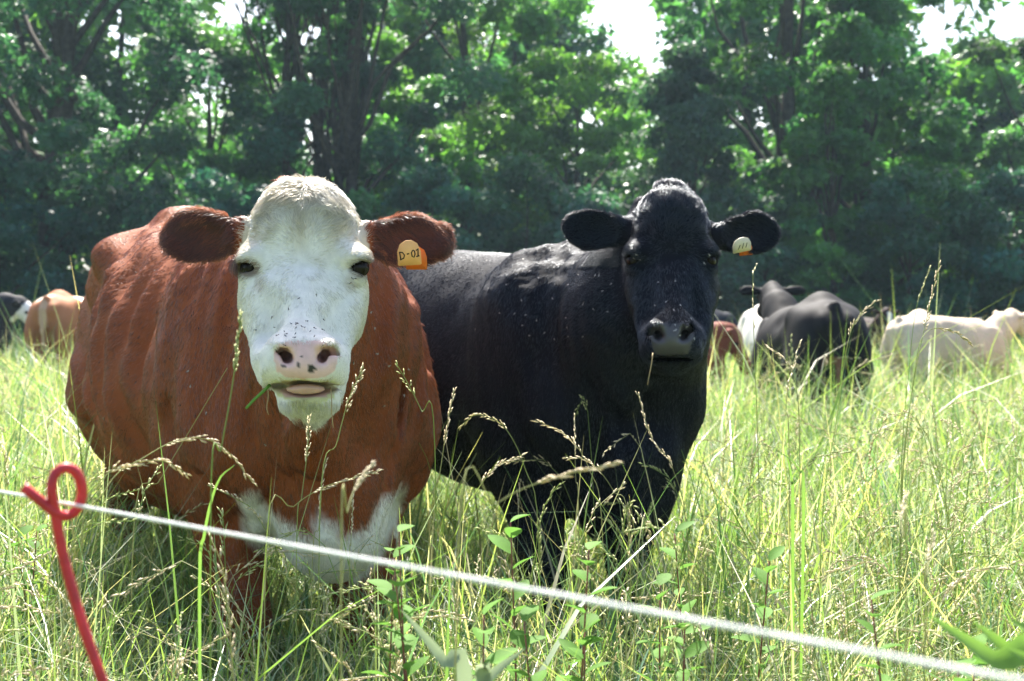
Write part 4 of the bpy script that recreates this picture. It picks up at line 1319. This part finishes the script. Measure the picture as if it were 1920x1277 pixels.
# ------------------------------------------------------------------ single stalks in front of the cows
def stalks():
    S = [  # label, pixel path from low to high, distance, head length (m), spikelets, spikelet size, palette, loose
     ('upright green grass spike in front of the white-faced cow neck', [(395, 960), (415, 840), (436, 720), (452, 588)], 1.75, 0.085, 26, 0.010, 2, 0.22),
     ('long arching grass head drooping across the brown cow elbow', [(120, 1130), (200, 915), (270, 858), (345, 822), (415, 836), (474, 905)], 1.9, 0.17, 26, 0.012, 1, 0.30),
     ('pale feathery grass head bent left of the brown cow foreleg', [(150, 1080), (190, 905), (250, 868), (310, 866), (352, 890)], 1.8, 0.13, 22, 0.012, 1, 0.3),
     ('thin bare straw stem slanting across the brown cow shoulder', [(250, 1000), (300, 900), (360, 800), (426, 690)], 2.3, 0.0, 0, 0.01, 1, 0.1),
     ('green grass head standing before the white-faced cow throat', [(556, 1040), (566, 930), (576, 850), (580, 785)], 2.3, 0.085, 22, 0.010, 0, 0.30),
     ('loose grass head crossing the white-faced cow chin', [(600, 960), (632, 830), (655, 745), (682, 688)], 2.3, 0.095, 18, 0.012, 0, 0.4),
     ('grass head bowing right across the white brisket', [(500, 1010), (550, 950), (610, 912), (690, 888), (712, 882)], 2.2, 0.14, 22, 0.012, 1, 0.3),
     ('golden grass head upright over the white brisket', [(585, 1080), (598, 990), (600, 930), (612, 860)], 2.4, 0.12, 26, 0.010, 1, 0.2),
     ('blurred brown seed spike close to the camera over the brisket', [(640, 1060), (652, 960), (668, 912), (700, 868)], 1.35, 0.05, 24, 0.008, 1, 0.25),
     ('yellow grass spike on the far side of the brisket', [(655, 1100), (658, 1020), (660, 980), (662, 930)], 2.4, 0.08, 22, 0.009, 1, 0.2),
     ('thin open grass head beside the brown cow ribs on the right', [(815, 830), (790, 770), (768, 725), (742, 680)], 2.7, 0.09, 9, 0.012, 2, 0.5),
     ('golden spike between the brown cow and the black cow', [(806, 1010), (826, 880), (838, 800), (852, 732)], 2.8, 0.13, 22, 0.012, 1, 0.22),
     ('arched grass head in front of the black cow belly', [(1010, 1010), (985, 880), (945, 800), (895, 778), (862, 800)], 2.8, 0.14, 22, 0.012, 0, 0.3),
     ('low golden head leaning right on the black cow belly', [(860, 1020), (890, 930), (930, 875), (985, 852)], 2.7, 0.12, 20, 0.012, 1, 0.3),
     ('grass head curving left across the black cow foreleg', [(1130, 1010), (1105, 880), (1060, 815), (1003, 788)], 2.8, 0.13, 20, 0.012, 1, 0.3),
     ('short upright spike before the black cow chest', [(1085, 980), (1080, 900), (1078, 840), (1078, 780)], 2.8, 0.09, 18, 0.010, 1, 0.15),
     ('grass head bent over the black cow foreleg', [(1180, 1010), (1150, 920), (1105, 866), (1060, 858)], 2.7, 0.10, 18, 0.012, 1, 0.3),
     ('golden hooked grass head at the black cow right shoulder', [(1290, 1030), (1262, 880), (1222, 822), (1196, 738)], 3.0, 0.20, 30, 0.012, 1, 0.22),
     ('blurred straw head close to the camera before the black cow', [(860, 1010), (930, 945), (1010, 905), (1158, 866)], 1.4, 0.10, 30, 0.010, 1, 0.25),
     ('very tall thin stalk with hooked tip right of the black cow', [(1424, 1010), (1420, 800), (1414, 640), (1412, 520), (1420, 494)], 2.7, 0.16, 9, 0.014, 0, 0.12),
     ('tallest grass stalk, in front of the cream cow', [(1690, 1010), (1695, 850), (1718, 690), (1742, 580), (1762, 492)], 2.9, 0.17, 16, 0.014, 0, 0.25),
     ('thick soft grass spike left of the tallest stalk', [(1690, 900), (1704, 700), (1718, 580), (1744, 500)], 3.2, 0.10, 30, 0.010, 2, 0.12),
     ('grass head drooping right over the cream cow back', [(1690, 960), (1715, 700), (1735, 625), (1780, 618), (1822, 645)], 2.9, 0.11, 16, 0.014, 0, 0.25),
     ('grass head tipped right in front of the rear-view black cow', [(1540, 1010), (1570, 780), (1596, 620), (1642, 564)], 2.9, 0.11, 18, 0.013, 0, 0.3),
     ('golden bent stalk below the rear-view black cow', [(1480, 880), (1474, 760), (1486, 690), (1500, 640)], 2.6, 0.12, 20, 0.012, 1, 0.2),
     ('pale straw stalk leaning left below the black rump', [(1500, 900), (1492, 720), (1470, 672), (1440, 650)], 2.6, 0.08, 16, 0.011, 1, 0.2),
     ('blurred pale seed head near the camera at the right', [(1700, 1080), (1694, 1010), (1690, 970), (1698, 930)], 1.4, 0.045, 18, 0.008, 1, 0.25),
     ('second blurred pale seed head near the camera at the right', [(1735, 1170), (1738, 1090), (1742, 1050), (1750, 1000)], 1.4, 0.045, 18, 0.008, 1, 0.25),
    ]
    r = np.random.default_rng(21)
    for lab, path, d, hl, n, L, pal, loose in S:
        P = [px(u, v, d + 0.03 * i) for i, (u, v) in enumerate(path)]
        g = P[0].copy()
        g += (P[0] - P[1]) * 0.15
        g[2] = 0.0
        P = spline([g] + P, 26)
        root = empty('grass_stalk', g, lab, 'grass stalk', 'single grass stalks in front of the cattle')
        mb = MB(); seed_mesh(r, mb, P, 0.0012, hl, L, n, pal, loose, True, False)
        mb.build('stem', STRAW, root, False, g)
        if n:
            mb = MB(); seed_mesh(r, mb, P, 0.0012, hl, L, n, pal, loose, False, True)
            mb.build('seed_head', STRAW, root, False, g)

def oval_leaf(p, d, nrm, L, W, fold=0.25, curl=0.15):
    """leaf with midrib fold: verts, quads/tris"""
    d = d / np.linalg.norm(d)
    nrm = nrm - d * (nrm @ d); nrm /= np.linalg.norm(nrm) + 1e-9
    s = np.cross(d, nrm)
    V, Q = [], []
    K = 6
    for k in range(K + 1):
        t = k / K
        w = W * math.sin(math.pi * min(1, t * 0.94 + 0.03)) ** 0.8
        c = p + d * L * t - nrm * curl * L * t * t
        V += [c - s * w + nrm * fold * w, c, c + s * w + nrm * fold * w]
    for k in range(K):
        i = 3 * k
        Q += [(i, i + 1, i + 4, i + 3), (i + 1, i + 2, i + 5, i + 4)]
    return np.array(V), np.array(Q)

def weeds():
    LEAFM = flat_mat('weed_leaf', (0.12, 0.25, 0.045), 0.65, 0.12, 0.25, 12, 0.1, transl=0.45)
    STEM = flat_mat('weed_stem', (0.20, 0.07, 0.05), 0.6, 0.3, 0.2, 20)
    r = np.random.default_rng(31)
    W = [('leafy weed with red stems below the brown cow brisket', 770, 1000, 1.9, 3), ('tall leafy weed in front of the black cow belly', 955, 985, 2.1, 2),
         ('leafy weed at the foot of the rope in the middle', 945, 1150, 1.9, 3), ('dark-stemmed leafy weed right of the black cow', 1385, 1010, 2.4, 2),
         ('small leafy weed near the rope right of centre', 1290, 1120, 2.0, 2), ('yellow-green leafy weed near the lower right corner', 1785, 1130, 1.8, 3),
         ('leafy weed low in the middle under the rope', 1075, 1175, 2.0, 3), ('leafy weed left of the brown cow behind the red post', 60, 1000, 3.0, 2)]
    for lab, u, v, d, ns in W:
        top = px(u, v, d)
        base = np.array((top[0], top[1], 0.0))
        root = empty('leafy_weed', base, lab, 'weed', 'leafy weeds in the grass')
        for k in range(ns):
            off = np.array((r.normal(0, 0.045), r.normal(0, 0.05), 0))
            h = top[2] * r.uniform(0.85, 1.0) if k else top[2]
            tip = base + off + np.array((0, 0, h))
            P = spline([base + off * 0.3, (base + off * 0.3) * 0.45 + tip * 0.55 + np.append(r.normal(0, 0.012, 2), 0), tip], 12)
            mb = MB(); mb.add(*tube(P, np.linspace(0.0028, 0.0012, 12), 6))
            mb.build('stem', STEM, root, True, base)
            nl = 17
            for q in range(nl):
                f = 0.42 + 0.58 * q / (nl - 1)
                p = np.array([np.interp(f, np.linspace(0, 1, 12), P[:, c]) for c in range(3)])
                a = q * 2.4 + r.uniform(-0.4, 0.4)
                dd = np.array((math.cos(a), math.sin(a), r.uniform(0.2, 0.9)))
                V, Q = oval_leaf(p, dd, np.array((0, 0, 1.0)) + r.normal(0, 0.2, 3), r.uniform(0.030, 0.050) * (1.15 - 0.4 * abs(f - 0.75)), r.uniform(0.010, 0.016))
                mb = MB(); mb.add(V, Q)
                mb.build('leaf', LEAFM, root, True, base)
    # broad blades close to the lens
    BLADE = flat_mat('broad_blade', (0.19, 0.34, 0.055), 0.45, 0.5, 0.18, 25, 0.1, transl=0.5)
    PALE = flat_mat('pale_blade', (0.24, 0.30, 0.17), 0.35, 0.5, 0.18, 25, 0.1, transl=0.4)
    def blade_plant(lab, base, paths, mat, wid):
        root = empty('broad_bladed_grass', base, lab, 'grass plant')
        for path in paths:
            P = spline(path, 16)
            T, A, Bv = frames_along(P)
            vw = P - np.array(cam.location)
            S = np.cross(T, np.array((0.15, -0.8, 0.55)))
            S /= np.linalg.norm(S, axis=1)[:, None]
            N = np.cross(S, T)
            t = np.linspace(0, 1, 16)
            w_ = wid * (1 - t ** 3) * (0.6 + 0.4 * np.minimum(1, t * 3)) + 0.0004
            V = np.stack([P - S * w_[:, None] + N * w_[:, None] * 0.35, P, P + S * w_[:, None] + N * w_[:, None] * 0.35], 1).reshape(-1, 3)
            Q = [(3 * k + j, 3 * k + j + 1, 3 * k + j + 4, 3 * k + j + 3) for k in range(15) for j in (0, 1)]
            mb = MB(); mb.add(V, np.array(Q))
            mb.build('leaf', mat, root, True, base)
    b = px(2010, 1420, 1.25); b[2] = 0
    blade_plant('broad bright green grass blades in the lower right corner', b,
        [[b, px(1985, 1350, 1.25), px(1860, 1240, 1.22), px(1735, 1150, 1.2)], [b + 0.01, px(1990, 1330, 1.28), px(1900, 1235, 1.25), px(1825, 1165, 1.24)],
         [b - 0.01, px(2010, 1330, 1.2), px(1960, 1260, 1.2), px(1885, 1215, 1.2)], [b + 0.02, px(2000, 1300, 1.3), px(1970, 1210, 1.3), px(1890, 1160, 1.32)]], BLADE, 0.013)
    b = px(880, 1400, 1.5); b[2] = 0
    blade_plant('pale grey-green blade slanting up at the bottom centre', b,
        [[b, px(875, 1340, 1.5), px(830, 1240, 1.48), px(752, 1143, 1.46)], [b + 0.01, px(905, 1345, 1.5), px(910, 1280, 1.5), px(985, 1215, 1.5)]], PALE, 0.009)
    b = px(520, 1400, 1.7); b[2] = 0
    blade_plant('green blade rising in front of the brown cow foreleg', px(380, 1400, 1.9) * np.array((1, 1, 0)),
        [[px(380, 1400, 1.9) * np.array((1, 1, 0)), px(374, 1150, 1.9), px(384, 1000, 1.9), px(408, 905, 1.9), px(440, 872, 1.9)]], BLADE, 0.0020)
    blade_plant('upright green blade standing in the grass right of the black cow', px(1490, 1100, 2.4) * np.array((1, 1, 0)),
        [[px(1490, 1100, 2.4) * np.array((1, 1, 0)), px(1486, 1000, 2.4), px(1484, 900, 2.4), px(1470, 835, 2.4)], [px(1494, 1100, 2.4) * np.array((1, 1, 0)), px(1506, 980, 2.4), px(1496, 880, 2.4), px(1452, 842, 2.35)]], BLADE, 0.0028)

# ------------------------------------------------------------------ flies
def flies(cowV, cowN, blackV, blackN):
    FLY = flat_mat('fly', (0.012, 0.011, 0.011), 0.4, 0.5)
    FLYP = flat_mat('pale_fly_wing', (0.26, 0.24, 0.22), 0.3, 0.5)
    r = np.random.default_rng(8)
    mb = MB()
    V, Fc = [], []
    spikelet(V, Fc, np.array((-0.0042, 0, 0.001)), np.array((1.0, 0, 0)), 0.0068, 0.0015, r)
    spikelet(V, Fc, np.array((0.0016, 0, 0.0012)), np.array((1.0, 0, 0)), 0.0026, 0.0012, r)
    mb.add(np.array(V), np.array(Fc))
    bm = mb.build('fly', FLY)
    wing = MB()
    wing.add([(-0.0055, -0.0024, 0.0022), (0.001, -0.0006, 0.0026), (0.001, 0.0006, 0.0026), (-0.0055, 0.0024, 0.0022), (-0.0060, 0, 0.0020)], np.array([(0, 1, 4), (1, 2, 4), (2, 3, 4)]))
    wm = wing.build('wing', FLYP)
    me, we = bm.data, wm.data
    bpy.data.objects.remove(bm); bpy.data.objects.remove(wm)
    def put(u, v, Vx, Nx, lab, grp, wings=True, air=0.0):
        pu, pv = to_px(Vx)
        near = np.nonzero((np.abs(pu - u) < 8) & (np.abs(pv - v) < 8))[0]
        if not len(near): return
        k = near[np.argmin(Vx[near, 1])]
        n = Vector([float(c) for c in Nx[k]])
        o = bpy.data.objects.new('fly', me)
        COL.objects.link(o)
        o.location = Vector([float(c) for c in Vx[k]]) + n * 0.004 + Vector((0, -air, 0))
        q = n.to_track_quat('Z', 'X')
        from mathutils import Quaternion
        o.rotation_mode = 'QUATERNION'
        o.rotation_quaternion = q @ Quaternion((0, 0, 1), r.uniform(0, 6.28))
        tag(o, lab, 'fly', grp)
        if not wings: return
        w_ = bpy.data.objects.new('wing', we)
        COL.objects.link(w_)
        w_.parent = o
    c1 = [(755, 585), (684, 604), (610, 653), (523, 690), (538, 733), (444, 751), (617, 725), (655, 720), (672, 728), (703, 740), (709, 710), (757, 745), (790, 752), (792, 697), (557, 780), (582, 782), (606, 772),
          (662, 786), (726, 788), (605, 825), (772, 825), (820, 805), (690, 738), (640, 745), (935, 515), (950, 512), (975, 490), (925, 520), (583, 760), (735, 760), (668, 770)]
    for x, y in c1:
        put(300 + x * 0.3916, 320 + y * 0.3916, cowV, cowN, 'small dark fly resting on the white face of the brown cow', 'flies on the white face', False)
    for x, y in [(625, 805), (690, 770), (720, 820), (800, 790), (645, 660), (770, 640), (620, 900), (655, 905), (735, 912), (800, 920), (720, 945), (755, 945), (785, 965), (860, 915), (880, 1010), (500, 540), (520, 520), (535, 545), (940, 540), (955, 520)]:
        put(1030 + x * 0.3131, 320 + y * 0.3131, blackV, blackN, 'small fly resting on the face of the black cow', 'flies on the black face')
    for _ in range(34):
        put(r.uniform(860, 1140), r.uniform(480, 640), blackV, blackN, 'small fly resting on the back and side of the black cow', 'flies on the black back')
    for _ in range(34):
        put(r.normal(270, 60), r.normal(640, 70), cowV, cowN, 'small fly resting on the flank of the brown cow', 'flies on the brown flank', False)
    for u, v in [(705, 580), (712, 610), (714, 655), (672, 672), (392, 766), (363, 714), (355, 690), (203, 790), (500, 835), (775, 697), (740, 690), (725, 765), (765, 735)]:
        put(u, v, cowV, cowN, 'pale-winged fly in the air just in front of the brown cow', 'flies in flight by the brown cow', True, 0.05)

# ------------------------------------------------------------------ assemble
ground()
woodland()
CW = white_faced_cow()
fur_white_faced(CW)
CB = black_cow()
COW_FOOT += [(CW[1], 0.42), (CB[1], 0.36)]
ORANGE = flat_mat('orange_tag', (0.85, 0.20, 0.02), 0.4, 0.4, transl=0.3)
PEACH = flat_mat('faded_orange_tag', (0.82, 0.40, 0.13), 0.45, 0.4, 0.06, 60)
CREAM = flat_mat('cream_tag', (0.62, 0.54, 0.40), 0.45, 0.4, 0.08, 60)
INK = flat_mat('marker_ink', (0.015, 0.012, 0.01), 0.7, 0.2)
root, O = CW[0], CW[3]
t1, fr = tag_plate('ear_tag', px(767, 474, 2.768), (1, 0.10, 0.07), (0.02, -0.12, 1), 0.049, 0.052, PEACH, root, O)
tag(t1, 'faded orange ear tag marked D-01')
strokes([[(-0.40, 0.06), (-0.37, -0.24)], [(-0.42, 0.05), (-0.28, 0.03), (-0.20, -0.08), (-0.24, -0.20), (-0.40, -0.26)], [(-0.10, -0.05), (0.0, -0.03)],
         [(0.17, 0.10), (0.10, 0.0), (0.12, -0.15), (0.19, -0.19), (0.25, -0.07), (0.23, 0.06), (0.17, 0.10)], [(0.30, 0.07), (0.39, 0.15), (0.37, -0.15)], [(0.29, -0.17), (0.43, -0.14)]],
        fr, 0.049, 0.052, 0.0013, INK, t1, O)
t2, _ = tag_plate('ear_tag', px(781, 484, 2.80), (1, 0.1, 0.0), (0.0, -0.1, 1), 0.044, 0.048, ORANGE, root, O)
tag(t2, 'bright orange back piece of the ear tag')
root, O = CB[0], CB[3]
t3, fr = tag_plate('ear_tag', px(1391, 459, 3.505), (1, 0.25, 0.22), (0.30, -0.3, 1), 0.052, 0.040, CREAM, root, O)
tag(t3, 'cream ear tag with dark slanting strokes')
strokes([[(-0.22, -0.28), (-0.10, 0.02)], [(0.0, -0.26), (0.10, 0.10)], [(0.20, -0.24), (0.28, 0.08)]], fr, 0.052, 0.040, 0.0012, INK, t3, O)
t4, _ = tag_plate('ear_tag', px(1398, 466, 3.56), (1, 0.1, 0.1), (0.1, -0.1, 1), 0.036, 0.036, ORANGE, root, O)
cattle()
fence()
meadow()
weeds()
stalks()
bd = [c for c in CB[0].children if c.name.startswith('body')][0]
me = bd.data
bV = np.zeros(len(me.vertices) * 3, np.float32); me.vertices.foreach_get('co', bV); bV = bV.reshape(-1, 3) + np.asarray(CB[3], np.float32)
bN = np.zeros(len(me.vertices) * 3, np.float32); me.vertices.foreach_get('normal', bN); bN = bN.reshape(-1, 3)
flies(CW[4], CW[6], bV, bN)

# what hangs from the chewing mouth
def sprig(name, label, P, w_, mat):
    P = spline(P, 8)
    T, A, Bv = frames_along(P)
    mb = MB()
    S_ = np.array((0.5, 0.5, 0.6)); S_ /= np.linalg.norm(S_)
    V, Fq = tube(P, np.linspace(w_, w_ * 0.8, 8), 6)
    c = np.repeat(P, 6, 0)
    V[:48] = c + (V[:48] - c) * np.array((1.0, 0.3, 1.0))
    mb.add(V, Fq)
    tag(mb.build(name, mat, None, True, P[0]), label, 'grass')
MGREEN = flat_mat('chewed_blade', (0.16, 0.34, 0.05), 0.5, 0.3, 0.1, 30, transl=0.4)
MTAN = flat_mat('dry_sprig', (0.36, 0.26, 0.13), 0.7, 0.2, 0.1, 30)
sprig('chewed_grass', 'short green grass blade hanging from the white-faced cow mouth', [px(506, 722, 2.585), px(490, 737, 2.57), px(474, 752, 2.565), px(461, 766, 2.56)], 0.0032, MGREEN)
sprig('dangling_root', 'thin pale root dangling left of the white-faced cow chin', [px(502, 726, 2.585), px(503, 745, 2.575), px(500, 765, 2.57), px(504, 778, 2.57)], 0.0012, MTAN)
sprig('hanging_straw', 'thin straw dangling right of the white-faced cow chin', [px(620, 726, 2.575), px(622, 750, 2.555), px(622, 775, 2.555), px(625, 802, 2.555)], 0.0012, MTAN)
sprig('hanging_straw', 'thin straw hanging from the black cow mouth', [px(1224, 662, 3.22), px(1222, 680, 3.21), px(1218, 700, 3.21), px(1214, 722, 3.21)], 0.0016, MTAN)
# air between here and the wood
HZ = bpy.data.materials.new('haze_air')
HZ.use_nodes = True
n_ = HZ.node_tree.nodes
n_.clear()
ho = n_.new('ShaderNodeOutputMaterial')
pv = n_.new('ShaderNodeVolumePrincipled')
pv.inputs['Color'].default_value = (0.60, 0.84, 1.0, 1)
pv.inputs['Density'].default_value = 0.0006
pv.inputs['Anisotropy'].default_value = 0.2
HZ.node_tree.links.new(pv.outputs[0], ho.inputs['Volume'])
x0, x1, y0, y1, z0, z1 = -1000, 1000, -300, 1300, -1.2, 17.0
mb = MB()
mb.add([(x0, y0, z0), (x1, y0, z0), (x1, y1, z0), (x0, y1, z0), (x0, y0, z1), (x1, y0, z1), (x1, y1, z1), (x0, y1, z1)],
       np.array([(0, 3, 2, 1), (4, 5, 6, 7), (0, 1, 5, 4), (1, 2, 6, 5), (2, 3, 7, 6), (3, 0, 4, 7)]))
tag(mb.build('haze', HZ), 'thin bluish summer haze over the pasture', 'haze', kind='stuff')
